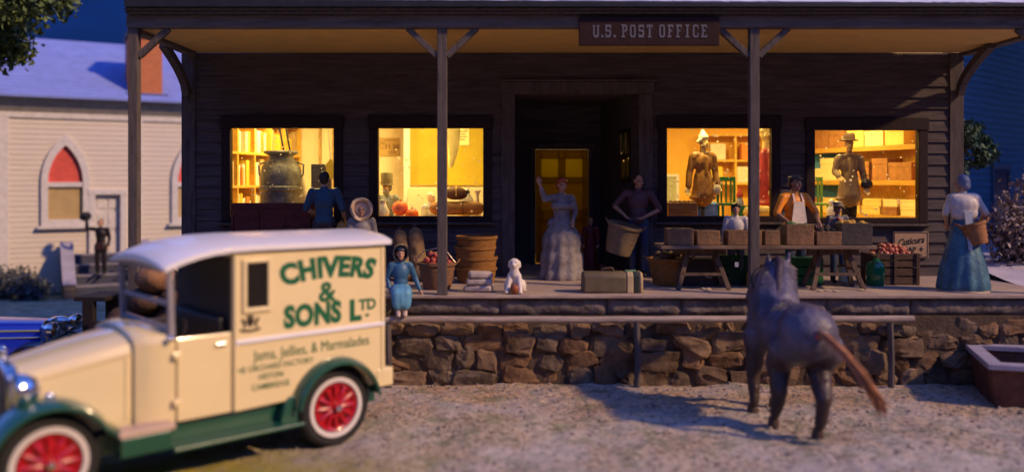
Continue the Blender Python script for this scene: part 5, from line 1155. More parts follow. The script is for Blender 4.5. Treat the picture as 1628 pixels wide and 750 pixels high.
# folded white bundles
fold_m = M('grey_white_cloth', (.38, .31, .29), .9, .2, 6, .5, 25)
p = at(761, 463, 13.5); z = FZ
for k in range(3):
    q = MB(); q.box(-.22 + .02 * k, .22 - .015 * k, -.15, .15, 0, .10); o = q.build('folded_cloth', fold_m, None, True, .035, False); o.location = (p.x + .01 * k, 13.5, z); o.rotation_euler = (0, .03 * (k - 1), .12 * (k - 1)); z += .103
    tag(o, ['bottom folded grey white cloth of the pile beside the dog', 'middle folded grey white cloth of the pile beside the dog', 'top folded grey white cloth of the pile beside the dog'][k], 'cloth', 'pile of folded cloths')
# suitcase
p = at(975, 466, 13.3); sc_ = thing('travel_trunk', 'tan rounded travel trunk with green and black bands lying before the entry', 'trunk', (p.x, 13.42, FZ), R(2))
def slab(x0, x1, e=0): 
    q = MB(); r_ = .05; pts = [(-.17 - e, 0 - e * .0), (.17 + e, 0), (.17 + e, .26 + e), (.12, .315 + e), (-.12, .315 + e), (-.17 - e, .26 + e)]
    q.prism([(x0, y, z) for y, z in pts], (x1 - x0, 0, 0)); return q
slab(-.47, .20).build('trunk_body', M('olive_tan_trunk', (.12, .09, .05), .6, .2), sc_, True, .03, False)
slab(.202, .30, .004).build('pale_band', M('pale_tan_band', (.46, .34, .19), .6, .15), sc_, False, .01, False); slab(.302, .38, .006).build('black_band', M('black_green_band', (.02, .028, .024), .5), sc_, False, .01, False); slab(.382, .45, .002).build('trunk_end', M('tan_end', (.40, .28, .15), .6, .15), sc_, True, .03, False)
q = MB(); q.obox((.25, -.03, .328), (.10, .10, .012)); q.obox((.33, -.02, .33), (.06, .08, .012)); q.build('green_label', M('pale_green_paint', (.16, .34, .2), .6), sc_, False, world=False)
q = MB(); q.tube([(-.17, 0, .315), (-.15, 0, .36), (.0, 0, .37), (.02, 0, .315)], .014, 8); q.build('handle', hairbr, sc_, world=False)
# big basket of potatoes
p = at(1064, 452, 14.35); basket('potato_basket', 'wide orange brown basket of potatoes at the left end of the table', (p.x, 14.35, FZ), .25, .345, .42, bko, None, True)
fruit('potato', M('brown_potato', (.14, .085, .045), .8, .4, 6, .4), heap(p.x, 14.35, FZ + .40, .28, .28, .07, [(1, 15), (.7, 7)]), .07, 'dark brown potato heaped in the wide basket at the left end of the table', 'potatoes in the wide basket', 2, 'potato')
# trestle table
tw = wood('grey_brown_table_wood', (.19, .125, .085), .4, (.7, 6, 6), .85, .5); td_ = wood('dark_trestle_wood', (.13, .085, .06), .4, (4, 4, 1), .85, .5)
tb = thing('trestle_table', 'long plank table on two trestles under the right half of the porch', 'table', (3.9, 13.85, FZ))
X0 = at(1050, 390, 13.6).x; X1 = at(1392, 390, 13.6).x; TZ = FZ + .70
q = MB()
for k in range(3): q.box(X0 + .02 * (k % 2), X1 - .03 * (k % 2), 13.55 + k * .232, 13.55 + k * .232 + .225, TZ - .055, TZ)
q.build('tabletop', tw, tb, False, .01)
for cx in (at(1120, 465, 13.6).x, at(1335, 465, 13.6).x):
    q = MB(); q.box(cx - .40, cx + .40, 13.84, 13.95, TZ - .16, TZ - .058); tr = q.build('trestle', td_, tb, False, .008)
    for sx_ in (-1, 1):
        for sy in (-1, 1):
            q = MB(); q.bar((cx + sx_ * .20, 13.895 + sy * .045, TZ - .075), (cx + sx_ * .40, 13.895 + sy * .24, FZ), .07, .06); q.build('leg', td_, tr, False, .006)
        q = MB(); q.bar((cx + sx_ * .30, 13.75, TZ - .38), (cx + sx_ * .30, 14.04, TZ - .38), .05, .04); q.build('cross_bar', td_, tr, False)
    q = MB(); q.bar((cx - .34, 13.72, TZ - .46), (cx + .34, 13.72, TZ - .46), .05, .04); q.build('stretcher', td_, tr, False)
crm = M('grey_brown_crate', (.20, .105, .05), .85, .4, 4, .6, 22); crd = M('dark_crate', (.055, .042, .038), .85, .3, 4, .5, 22)
CR = [(1079, 363, 44, crm, 'grey brown bin leftmost on the table, next to the basket man'), (1123, 366, 39, crm, 'grey brown bin second from the left on the table'), (1180, 366, 56, crm, 'grey brown bin in front of the small dark haired child'), (1223, 366, 26, crm, 'narrow grey brown bin right of the porch post on the table'),
      (1267, 356, 46, crm, 'tall grey brown bin topped with green leaves before the man in orange'), (1313, 367, 43, crm, 'grey brown bin heaped with dark produce right of the orange man'), (1356, 354, 52, crd, 'tall dark bin with a yellow top at the right end of the table')]
for px, ty, wpx, m_, lab in CR:
    Y = 13.75; k = Y / 1382; x = (px - 814) * k; h_ = 3.05 - (ty - 287) * k - TZ; w2 = wpx * k / 2 - .012
    t = thing('produce_bin', lab, 'bin', (x, Y, TZ), 0, 'bins along the table')
    q = MB(); e = .025
    q.loft([[(-w2, -.16, 0), (w2, -.16, 0), (w2, .16, 0), (-w2, .16, 0)], [(-w2, -.16, h_), (w2, -.16, h_), (w2, .16, h_), (-w2, .16, h_)], [(-w2 + e, -.135, h_), (w2 - e, -.135, h_), (w2 - e, .135, h_), (-w2 + e, .135, h_)], [(-w2 + e, -.135, .03), (w2 - e, -.135, .03), (w2 - e, .135, .03), (-w2 + e, .135, .03)]])
    q.build('bin_body', m_, t, True, .045, False)
    q = MB(); lm_ = M('leafy_green', (.05, .11, .03), .7, .4) if px == 1267 else M('yellow_squash', (.5, .28, .03), .6) if px == 1356 else M('dark_produce', (.06, .04, .03), .8, .5)
    for j in range(12): q.ell((rg.uniform(-w2 + .07, w2 - .07), rg.uniform(-.07, .07), h_ - .03 + rg.uniform(-.02, .035 if px in (1313, 1267, 1356) else .0)), (.05, .05, .045), 8)
    tag(q.build('contents', lm_, t, world=False), 'green leaves' if px == 1267 else None)
    if px == 1313:
        q = MB()
        for j in range(10): q.ell((rg.uniform(-.09, .07), rg.uniform(-.06, .06), h_ + rg.uniform(.0, .09) * .8), (.045, .045, .04), 8)
        q.build('heap', lm_, t, world=False)
# crate of red apples on the right, two crates high
acm = wood('dark_brown_crate', (.085, .05, .038), .4, (1, 4, 4), .85, .5)
p0 = at(1382, 455, 14.35).x; p1 = at(1457, 455, 14.35).x; cxx = (p0 + p1) / 2; hw = (p1 - p0) / 2
def slat_crate(loc, lab, hw, h_, label_mat=None):
    t = thing('slatted_crate', lab, 'crate', loc, 0, 'dark slatted crates at the table end')
    for y in (-.22, .195):
        q = MB()
        for k in range(2): q.box(-hw + .002, hw - .002, y, y + .025, .01 + k * h_ / 2, k * h_ / 2 + h_ / 2 - .012)
        q.build('slat_panel', acm, t, False, .005, False)
    for x in (-hw, hw - .025):
        q = MB(); q.box(x, x + .025, -.193, .193, .01, h_ - .01); q.build('end_panel', acm, t, False, .005, False)
    for x, w_ in ((-hw - .012, .057), (hw - .045, .057), (-.02, .05)):
        q = MB(); q.box(x, x + w_, -.245, -.223, 0.001, h_ - .001); q.build('batten', acm, t, False, .005, False)
    q = MB(); q.box(-hw + .03, hw - .03, -.19, .19, .01, .03); q.build('crate_floor', acm, t, False, world=False)
    return t
slat_crate((cxx, 14.5, FZ + .002), 'lower dark slatted crate standing on the porch right of the table', hw, .28)
slat_crate((cxx, 14.5, FZ + .285), 'upper dark slatted crate holding the heap of red apples', hw, .24)
fruit('apple', app, heap(cxx, 14.5, FZ + .50, hw - .06, .16, .05, [(1, 30), (.85, 20), (.55, 9)]), .05, 'bright red apple heaped in the upper slatted crate below the soap sign', 'apples in the slatted crate', 3, 'apple')
# things below the table
gg = M('green_glass', (.01, .14, .04), .12, .1, 3, 0, coat=.6); 
def bottle(name, lab, loc, prof, mat, capm=None):
    t = thing(name, lab, 'bottle' if 'bottle' in name else 'jug', loc); q = MB(); q.lathe(prof, 20); q.build('glass_body', mat, t, world=False)
    q = MB(); r_, z = prof[-1]; q.lathe([(r_ + .008, z - .02), (r_ + .01, z + .02), (.01, z + .025)], 14); q.build('stopper', capm or hairbr, t, world=False); return t
p = at(1394, 452, 14.2); bottle('green_jug', 'large green glass jug between the table and the apple crate', (p.x, 14.25, FZ), [(.13, 0), (.15, .05), (.15, .30), (.11, .38), (.05, .42), (.05, .48)], gg)
p = at(1346, 448, 14.25); jt = bottle('glass_jug', 'pale blue glass jug under the right trestle', (p.x, 14.3, FZ + .05), [(.1, 0), (.11, .03), (.10, .24), (.08, .27)], M('pale_blue_glass', (.30, .42, .45), .2, .1))
p = at(1196, 452, 14.1); bottle('yellow_bottle', 'slim yellow bottle under the table beside the right middle porch post', (p.x - .03, 14.1, FZ), [(.06, 0), (.065, .03), (.06, .2), (.025, .3), (.022, .38)], M('amber_bottle', (.5, .26, .04), .25, .1))
p = at(1168, 440, 14.4); t = thing('green_chest', 'dark green wooden chest under the left half of the table', 'chest', (p.x, 14.45, FZ))
q = MB(); q.box(-.30, .30, -.16, .16, 0, .42); q.build('chest_body', wood('dark_green_paint', (.012, .06, .03), .3), t, False, .012, False); q = MB(); q.box(-.32, .32, -.18, .18, .424, .49); q.build('lid', MATS['dark_green_paint'], t, False, .012, False); q = MB(); q.box(-.03, .03, -.178, -.162, .30, .38); q.build('latch', chrome, t, False, world=False)
p = at(1110, 440, 14.3); t = thing('dark_crate_box', 'dark box with a pale handle standing under the left trestle', 'box', (p.x, 14.3, FZ)); q = MB(); q.box(-.27, .27, -.15, .15, 0, .44); q.build('box_body', crd, t, False, .012, False); q = MB(); q.tube([(.08, -.155, .17), (.10, -.19, .15), (.16, -.19, .14), (.18, -.155, .16)], .014); q.build('handle', M('pale_handle', (.4, .3, .22), .5), t, world=False)
p = at(1275, 440, 14.3); t = thing('green_crate', 'green painted crate under the table behind the horse head', 'crate', (p.x, 14.4, FZ))
for k in range(3): q = MB(); q.box(-.33, .33, -.17, .17, .01 + .15 * k, .145 + .15 * k); q.build('slat', wood('green_crate_paint', (.02, .14, .05), .3), t, False, .006, False)
for i in range(8):
    x = rg.choice([rg.uniform(2.9, 3.4), rg.uniform(4.6, 5.5), rg.uniform(2.7, 5.6)]); q = MB(); q.ell((0, 0, .012), (rg.uniform(.03, .07), .03, .016), 8); o = q.build('vegetable_scrap', M('straw', (.45, .35, .22), .9), None, world=False); o.location = (x, 13.4 + rg.random() * .35, FZ); tag(o, 'pale straw scrap lying on the porch floor below the table', 'scrap', 'scraps under the table')

# ------------------------------------------------------------------ inside: leftmost window
pal = {'cream': M('cream_book', (.80, .70, .50), .8, .1), 'orange': M('orange_book', (.72, .26, .04), .8, .1), 'white': M('white_book', (.85, .80, .70), .8, .08), 'yellow': M('yellow_book', (.82, .58, .06), .8, .1), 'tan': M('tan_book', (.55, .36, .14), .8, .1)}
A = Vector((-5.36, 16.0, 0)); B = Vector((-4.70, 19.4, 0)); T = (B - A).normalized(); O = Vector((-T.y, T.x, 0)); LEN = (B - A).length
bk_ = thing('bookcase', 'tall yellow bookcase along the left wall behind the leftmost window', 'bookcase', (A.x, A.y, FZ), math.atan2(T.y, T.x))
lv = [.95, 1.62, 2.27, 2.95]
q = MB()
for z in lv: q.box(0, LEN, .0, .36, z - .05, z)
bks = q.build('shelf', shelfy, bk_, False, .006, False)
q = MB(); q.box(0, LEN, .361, .39, 0, 3.6); q.build('back_panel', shelfy, bk_, False, world=False)
for x in (0, .62, 1.3, 2.0, 2.7, LEN - .05):
    q = MB(); q.box(x, x + .045, .003, .358, 0, lv[0] - .052)
    for a, b_ in zip(lv, lv[1:] + [3.6]): q.box(x, x + .045, .003, .358, a + .002, b_ - .052)
    q.build('divider', shelfy, bk_, False, world=False)
names = {0: 'lowest', 1: 'second', 2: 'third', 3: 'top'}
for li, z in enumerate(lv):
    x = .06
    while x < LEN - .2:
        w_ = rg.choice([.08, .1, .13, .17]); h_ = rg.uniform(.34, .52)
        if any(x - .02 < d < x + w_ + .02 or x < d + .05 < x + w_ for d in (.62, 1.3, 2.0, 2.7)): x += .05; continue
        if rg.random() < .12: x += .12; continue
        c_ = rg.choice(list(pal)); P_ = A + T * (x + w_ / 2) + O * (.16 + rg.uniform(0, .04)); q = MB(); q.box(-w_ / 2 + .004, w_ / 2 - .004, -.13, .13, 0, h_); q.box(-w_ / 2 + .006, w_ / 2 - .006, -.134, -.129, h_ * .15, h_ * .2)
        o = q.build('book', pal[c_], None, False, .006, False); o.location = (P_.x, P_.y, FZ + z + .001); o.rotation_euler = (0, 0, bk_.rotation_euler.z)
        tag(o, f'{c_} book standing on the {names[li]} shelf of the yellow bookcase', 'book', 'books on the yellow bookcase'); x += w_ + .004
def item(name, lab, cat, loc, rz=0, grp=None): return thing(name, lab, cat, loc, rz, grp)
can = M('tarnished_grey_metal', (.20, .185, .155), .5, .45, 5, .5, 24, metal=.35, col2=(.32, .30, .26))
p = at(447, 345, 16.25); t = item('milk_can', 'big tarnished grey milk can standing in the leftmost window', 'milk can', (p.x, 16.25, 2.36))
zc_ = lambda y: 3.05 - (y - 287) / 1382 * 16.25 - 2.36
q = MB(); q.lathe([(.37, 0), (.375, zc_(318)), (.37, zc_(305)), (.405, zc_(302)), (.40, zc_(297)), (.375, zc_(295)), (.375, zc_(278)), (.35, zc_(266)), (.29, zc_(257)), (.23, zc_(252)), (.21, zc_(249))], 40); q.build('can_body', can, t, world=False)
q = MB(); q.lathe([(.21, zc_(250)), (.24, zc_(247)), (.31, zc_(244)), (.315, zc_(242)), (.30, zc_(240)), (.2, zc_(239.5)), (.18, zc_(243))], 40); q.build('rim', can, t, world=False)
for s in (-1, 1): q = MB(); q.tube([(s * .30, 0, zc_(258)), (s * .42, 0, zc_(262)), (s * .41, 0, zc_(277)), (s * .37, 0, zc_(282))], .018, 8); q.build('handle', can, t, world=False)
for i, px in enumerate((452, 462)):
    p = at(px, 240, 16.3); q = MB(); q.tube([(p.x - .14, 16.3, 4.3), (p.x, 16.3, 3.55)], .018, 6); o = q.build('hanging_chain', darkm, None); tag(o, ['dark chain hanging left above the milk can', 'dark chain hanging right above the milk can'][i], 'chain')
q = MB()
p = at(510, 305, 16.3); t = item('slate_board', 'dark speckled slate board leaning in the leftmost window', 'slate', (p.x, 16.35, 2.36), R(4)); q.box(-.19, .19, -.02, .02, .0, 1.0); q.build('slate', M('dark_speckled_slate', (.07, .06, .065), .5, .5, 30, .4, col2=(.13, .11, .11)), t, False, .01, False); q = MB(); q.box(-.2, .2, .021, .05, .02, .06); q.build('stand', shelfy, t, False, world=False)
p = at(480, 320, 16.7); t = item('flour_sack', 'pale cream sack slumped between the milk can and the slate board', 'sack', (p.x + .1, 16.62, 2.36)); q = MB(); q.ell((0, 0, .2), (.24, .16, .26)); q.cap((-.05, 0, .35), (-.1, 0, .8), .12, .05); put(blob(q, .025, 3), 'sack_body', M('cream_sack', (.72, .60, .42), .9, .15), t)
q = MB(); q.tube([(-.1, 0, .78), (-.13, 0, .9)], .03); q.build('tie', darkm, t, world=False)
p = at(524, 200, 16.2); q = MB(); t = item('yellow_tag', 'yellow paper tag hanging on a string above the slate board', 'tag', (p.x, 16.2, 3.3)); q.tube([(-.04, 0, .9), (.02, 0, .15)], .008, 6); q.build('string', white, t, world=False); q = MB(); q.prism([(-.07, 0, -.22), (.11, 0, -.22), (.11, 0, .05), (.02, 0, .16), (-.07, 0, .05)], (0, .006, 0)); q.build('paper', pal['yellow'], t, False, world=False)
for x, lab in ((-4.32, 'narrow tan post on the cream wall behind the milk can'), (-4.02, 'narrow tan post on the cream wall behind the slate board')):
    q = MB(); q.box(x, x + .05, 19.40, 19.49, FZ, CZ - .01); o = q.build('wall_post', wood('tan_post', (.5, .33, .12)), None, False, .006); tag(o, lab, 'post')

# ------------------------------------------------------------------ inside: second window
pos_m = M('tan_poster', (.58, .38, .14), .8, .15, 4)
c0 = at(603, 248, 19.45); c1 = at(634, 219, 19.45); t = item('price_poster', 'tan price poster on the cream wall behind the second window', 'poster', ((c0.x + c1.x) / 2, 19.48, (c0.z + c1.z) / 2))
hw = (c1.x - c0.x) / 2; hh = (c1.z - c0.z) / 2; q = MB(); q.box(-hw, hw, -.006, .006, -hh, hh); q.build('paper', pos_m, t, False, world=False)
q = MB(); vs, fs = text_pts("11.50", .15, .01); q.add([(v[0] + .06, -.008 - v[2], v[1] - .05) for v in vs], fs)
for k, (z, a, b_) in enumerate(((.14, -.1, .15), (-.11, -.02, .16), (-.15, -.02, .16), (.08, -.18, -.1), (-.04, -.18, -.12))): q.box(a, b_, -.009, -.006, z, z + .012)
q.build('lettering', M('brown_ink', (.12, .05, .02), .8), t, False, world=False)
c0 = at(722, 231, 18.78); c1 = at(746, 203, 18.78); q = MB(); t = item('paper_notice', 'pale yellow notice pinned on the olive panel behind the second window', 'notice', ((c0.x + c1.x) / 2, 18.785, (c0.z + c1.z) / 2)); hw = (c1.x - c0.x) / 2; hh = (c1.z - c0.z) / 2; q.box(-hw, hw, -.005, .005, -hh, hh); q.build('paper', M('pale_paper', (.80, .70, .35), .8, .05), t, False, world=False)
q = MB()
for k in range(4): q.box(-hw * .7, hw * (.7 - .2 * (k % 2)), -.008, -.005, hh * (.5 - .3 * k), hh * (.5 - .3 * k) + .018)
q.build('print', MATS['brown_ink'], t, False, world=False)
p = at(716, 240, 17.2); t = item('hanging_cloth', 'crumpled pale yellow cloth hanging behind the porch post in the second window', 'cloth', (p.x, 17.2, 3.3)); q = MB(); secs = []
for k in range(12):
    u = k / 11; w_ = .03 + .15 * u ** .8; secs.append([(w_ * math.cos(2 * pi * j / 14) * (1 + .25 * sin(3 * 2 * pi * j / 14 + 3 * u)) + .04 * u + .03 * sin(5 * u), w_ * .5 * sin(2 * pi * j / 14), 1.0 * u) for j in range(14)])
q.loft(secs); q.build('cloth_body', M('pale_yellow_cloth', (.92, .80, .36), .9, .1), t, world=False); q = MB(); q.tube([(.05, 0, 1.0), (.05, 0, CZ - 3.3)], .01, 6); q.build('string', white, t, world=False)
pk = M('orange_pumpkin', (.72, .13, .015), .5, .2, 6, .2)
for i, (px, py, r_, lab) in enumerate(((636, 331, .145, 'larger round orange pumpkin in the second window'), (656, 341, .12, 'smaller orange pumpkin low beside the larger one in the second window'))):
    p = at(px, py, 16.15); t = item('pumpkin', lab, 'pumpkin', (p.x, 16.15 - .1 * i, p.z)); q = MB(); n_ = 40; vs = []
    for a in range(13):
        for b_ in range(n_): ph = pi * a / 12; th = 2 * pi * b_ / n_; rr_ = r_ * (1 + .05 * abs(sin(4 * th))) * (1 if 0 < a < 12 else .9); vs.append((rr_ * sin(ph) * cos(th), rr_ * sin(ph) * sin(th), rr_ * .92 * cos(ph)))
    q.add(vs, [(a * n_ + b_, (a + 1) * n_ + b_, (a + 1) * n_ + (b_ + 1) % n_, a * n_ + (b_ + 1) % n_) for a in range(12) for b_ in range(n_)]); q.build('pumpkin_body', pk, t, world=False); q = MB(); q.tube([(0, 0, r_ * .8), (.01, 0, r_ * 1.1)], [.03, .015], 8); q.build('stem', hairbr, t, world=False)
br_m = M('brown_leather_cloth', (.30, .13, .03), .7, .3, 5, .4); brd = M('dark_brown_cloth', (.13, .05, .02), .7, .3, 5, .4)
p = at(727, 331, 16.2); q = MB(); q.cap((-.40, 0, 0), (.38, 0, 0), .125, .125, 18); q.X = Matrix.Scale(.85, 4, Vector((0, 0, 1))); t = item('cloth_roll', 'long brown roll of cloth lying across the second window', 'cloth roll', (p.x, 16.2, p.z)); q.build('roll_body', br_m, t, world=False); q = MB(); q.tube([(.1, 0, 0), (.12, 0, 0)], .13, 18); q.build('band', brd, t, world=False)
p = at(724, 309, 16.2); t = item('dark_bundle', 'dark brown bundle resting on the long cloth roll in the second window', 'bundle', (p.x, 16.22, p.z + .02)); q = MB(); q.ell((0, 0, 0), (.22, .13, .125), 18); q.ell((.08, 0, -.02), (.15, .12, .10)); put(blob(q, .02, 3), 'bundle_body', brd, t); q = MB(); q.tube([(.02, -.13, -.05), (.02, -.1, .09), (.02, 0, .13)], .012, 6); q.build('string', shelfy, t, world=False)
p = at(759, 318, 16.5); t = item('white_vase', 'slim white vase at the right edge of the second window', 'vase', (p.x, 16.5, 2.36)); q = MB(); q.lathe([(.06, 0), (.07, .05), (.035, .2), (.03, .42), (.07, .50), (.065, .505), (.02, .4)], 18); q.build('vase_body', white, t, world=False); q = MB(); q.lathe([(.075, 0), (.08, .01), (.06, .02)], 18); q.build('vase_foot', white, t, world=False)
p = at(740, 325, 16.6); t = item('white_sack', 'white sack behind the brown bundle in the second window', 'sack', (p.x - .02, 16.6, 2.36)); q = MB(); q.ell((0, 0, .22), (.19, .14, .26)); q.cap((.02, 0, .4), (.06, 0, .52), .07, .04); put(blob(q, .025, 3), 'sack_body', white, t); q = MB(); q.tube([(.04, 0, .45), (.05, 0, .5)], .06); q.build('tie', darkm, t, world=False)
ltb = paint('pale_blue_shirt', (.50, .56, .62))
fx = at(682, 340, 16.45)
person('pale haired man in a light shirt, head and shoulders showing in the second window', (fx.x, 16.9, 1.31), R(52), 1.52, top=ltb, bottom=jeans, hair=paint('pale_hair', (.75, .66, .48)), skinm=paint('pale_skin', (.66, .48, .34)))
fx = at(614, 320, 16.9)
t, HC, TM = person('grey bearded man in an olive hat at the left side of the second window', (fx.x, 17.0, FZ + .03), R(-15), 1.66, top=paint('grey_blue_coat', (.20, .23, .25)), bottom=jeans, hair=paint('grey_beard', (.22, .22, .22)), hairk='full')
q = MB(); q.X = TM; q.lathe([(.14, .06), (.14, .07), (.125, .08), (.13, .30), (.12, .315), (.01, .32)], 24, tuple(HC)); extra(t, 'hat', paint('olive_hat', (.20, .16, .08)), q); q = MB(); q.X = TM; q.ell(HC + V(0, -.06, -.09), (.065, .05, .07)); extra(t, 'beard', paint('grey_beard', (.22, .22, .22)), q, .014, 2)
p = at(607, 338, 16.0); t = item('white_pitcher', 'white rounded pitcher at the left bottom corner of the second window', 'pitcher', (p.x, 16.02, 2.36)); q = MB(); q.lathe([(.08, 0), (.13, .05), (.14, .12), (.09, .22), (.07, .28), (.085, .33)], 22); q.build('pitcher_body', white, t, world=False); q = MB(); q.tube([(-.08, 0, .3), (-.16, 0, .24), (-.14, 0, .1)], .015, 8); q.build('handle', white, t, world=False)

# ------------------------------------------------------------------ inside: third window
def mannequin(label, px, py_top, py_hem, Y, rz, coatm, hatm, facem, brim=.13, base=2.34, legs=False, sleeve_w=.055, hatk='cloche', armr=None, turn=0):
    zt = 3.05 - (py_top - 287) / 1382 * Y; zh = 3.05 - (py_hem - 287) / 1382 * Y; S = (zt - zh) / 1.12; x = (px - 814) / 1382 * Y   # coat + head drawn 1.12 units tall, hem at .66
    t = thing('shop_mannequin', label, 'mannequin', (x, Y, zh - .66 * S), rz, None, S)
    HC = V(0, -.01, 1.60); TM = Matrix.Translation((0, 0, 0)) @ Matrix.Rotation(turn, 4, 'Z')
    q = MB(); q.X = TM; q.ell(HC + V(0, .01, .02), (.07, .085, .09)); q.ell(HC + V(0, -.03, -.05), (.052, .055, .06)); q.cap(HC + V(0, -.08, .0), HC + V(0, -.098, -.025), .012, .015, 8); q.X = None; q.cap((0, .01, 1.36), (0, .0, 1.54), .055, .045); q.ell((0, .01, 1.36), (.1, .08, .07))
    put(blob(q, .013, 2), 'head', facem, t)
    q = MB(); q.ell((0, .01, 1.27), (.165, .115, .17)); q.cap((-.14, .01, 1.385), (.14, .01, 1.385), .062); q.ell((0, .01, 1.08), (.135, .105, .15)); q.cap((0, .01, 1.06), (0, .01, .76), .14, .19); q.ell((0, .01, .72), (.225, .18, .06)); q.cap((0, -.10, 1.36), (0, -.12, 1.1), .03, .03); q.ell((0, .005, 1.08), (.148, .117, .02))
    al = armr or (((-.17, .01, 1.37), (-.225, .02, 1.12), (-.27, -.04, .90)), ((.17, .01, 1.37), (.215, .02, 1.12), (.22, -.06, .95)))
    for a, b_, c_ in al: q.cap(a, b_, .062, .055); q.cap(b_, c_, .055, .048)
    me = blob(q, .015, 3)
    for v in me.vertices: v.co += v.normal * .008 * noise.noise(Vector((v.co.x * 22, v.co.y * 22, v.co.z * 6)))
    put(me, 'coat', coatm, t)
    q = MB()
    for a, b_, c_ in al: d = (V(*c_) - V(*b_)).normalized(); hand(q, V(*c_) + d * .02, d, (0, -1, .1))
    put(blob(q, .011, 1), 'hands', facem, t)
    q = MB(); q.X = TM
    if hatk == 'cloche': q.ell(HC + V(0, .01, .075), (.085, .095, .06)); q.cap(HC + V(0, .01, .09), HC + V(.01, .03, .16), .075, .04); q.cap(HC + V(-.06, .0, .04), HC + V(-.12, .02, .0), .04, .02)
    else: q.lathe([(.14, .055), (.145, .07), (.09, .08), (.088, .15), (.07, .185), (.03, .175), (.01, .17)], 24, tuple(HC))
    extra(t, 'hat', hatm, q, .012 if hatk == 'cloche' else None, 2)
    if legs:
        for s in (-1, 1): q = MB(); q.cap((s * .07, .01, .70), (s * .07, .01, .45), .065, .05); q.cap((s * .07, .01, .45), (s * .07, .02, (base - (zh - .66 * S)) / S + .03), .05, .038); extra(t, 'leg', hairb, q)
    q = MB(); zb = (base - (zh - .66 * S)) / S; q.tube([(0, .01, .7), (0, .01, zb)], .028, 10); extra(t, 'rod', darkm, q); q = MB(); q.lathe([(.16, zb), (.15, zb + .02), (.02, zb + .03)], 20, (0, .01, 0)); extra(t, 'base', darkm, q)
    return t
ycoat = M('ochre_brown_coat', (.34, .15, .025), .45, .25, 4, .4, 24); bcoat = M('grey_brown_coat', (.24, .15, .085), .45, .25, 4, .4, 24)
mannequin('mannequin in an ochre brown coat and pale hat on a rod in the third window', 1118, 208, 320, 16.25, R(12), ycoat, paint('pale_hat', (.82, .72, .52)), paint('gold_face', (.72, .50, .20)), turn=R(20))
mannequin('mannequin in a grey brown coat, brown hat and handbag in the rightmost window', 1350, 212, 322, 16.2, R(-8), bcoat, paint('brown_hat', (.14, .08, .045)), paint('tan_face', (.55, .33, .14)), legs=True, hatk='brim', armr=(((-.17, .01, 1.37), (-.225, .0, 1.16), (-.18, -.12, 1.08)), ((.17, .01, 1.37), (.22, .02, 1.12), (.25, -.05, .92))))
mannequin('mannequin in a long red dress behind the right middle porch post', 1219, 196, 330, 16.5, R(70), M('red_dress', (.42, .035, .04), .45, .25, 4, .4, 24), paint('gold_hair', (.7, .5, .2)), paint('gold_face', (.72, .50, .20)))
p = at(1378, 290, 16.1); t = item('handbag', 'black handbag hanging from the hand of the grey brown mannequin', 'handbag', (p.x, 16.1, p.z - .11)); q = MB(); q.ell((0, 0, .08), (.115, .06, .10)); put(blob(q, .016, 2), 'bag_body', hairb, t); q = MB(); q.tube([(-.07, 0, .14), (-.05, 0, .24), (.05, 0, .24), (.07, 0, .14)], .01, 6); q.build('handle', hairb, t, world=False)
p = at(1140, 312, 16.1); t = item('white_handbag', 'pale handbag beside the ochre brown mannequin in the third window', 'handbag', (p.x, 16.12, p.z + .12)); q = MB(); q.ell((0, 0, 0), (.075, .05, .10)); put(blob(q, .014, 2), 'bag_body', paint('pale_bag', (.6, .5, .35)), t); q = MB(); q.tube([(-.04, 0, .07), (-.03, 0, .16), (.03, 0, .16), (.04, 0, .07)], .009, 6); q.build('handle', MATS['pale_bag'], t, world=False)
wbox = wood('brown_display_box', (.34, .16, .04), .3)
c0 = at(1062, 345, 16.0); c1 = at(1107, 322, 16.0); t = item('wooden_box', 'low brown wooden box of dark eggs at the left of the third window', 'box', ((c0.x + c1.x) / 2, 16.05, 2.34)); hw = (c1.x - c0.x) / 2; h_ = c1.z - 2.34; q = MB(); q.box(-hw, hw, -.15, .15, 0, h_); q.build('box_body', wbox, t, False, .01, False)
q = MB()
for k in range(6): q.ell((-hw + .07 + k * (2 * hw - .12) / 5, 0, h_ + .01), (.05, .07, .03), 10)
q.build('contents', brd, t, world=False)
p = at(1122, 334, 16.0); t = item('blue_cloth', 'bright blue folded cloth under the hem of the ochre mannequin', 'cloth', (p.x + .06, 16.45, 2.34)); q = MB(); q.box(-.24, .24, -.1, .1, 0, .29); me = q.mesh('c'); b_ = bmesh.new(); b_.from_mesh(me); bmesh.ops.subdivide_edges(b_, edges=b_.edges, cuts=7, use_grid_fill=True)
for v in b_.verts: v.co += Vector((0, -.04 * noise.noise(v.co * 9), .035 * noise.noise(v.co * 7)))
b_.to_mesh(me); b_.free(); me.shade_smooth(); put(me, 'folds', M('bright_blue_cloth', (.22, .42, .80), .8, .2), t); q = MB(); q.box(-.18, -.14, -.15, -.1, .02, .26); q.build('ribbon', white, t, False, world=False)
gch = paint('green_chair_paint', (.03, .20, .035))
def chair(px, Y, lab, w_, col, base):
    p = at(px, 340, Y); t = item('green_chair', lab, 'chair', (p.x, Y, base)); h2 = w_ / 2
    q = MB(); q.box(-h2, h2, -.22, .2, .24, .285); q.build('seat', col, t, False, .008, False)
    for sx_ in (-1, 1):
        for y in (-.19, .17): q = MB(); q.box(sx_ * (h2 - .03) - .022, sx_ * (h2 - .03) + .022, y - .02, y + .02, 0, .238); q.build('leg', col, t, False, .006, False)
    q = MB(); q.box(-h2, -h2 + .045, .16, .2, .288, .78); q.box(h2 - .045, h2, .16, .2, .288, .78); q.box(-h2 + .047, h2 - .047, .165, .195, .70, .78)
    for k in range(3): x = -h2 + .09 + k * (w_ - .18) / 2; q.box(x - .018, x + .018, .17, .19, .288, .698)
    q.build('backrest', col, t, False, .006, False); return t
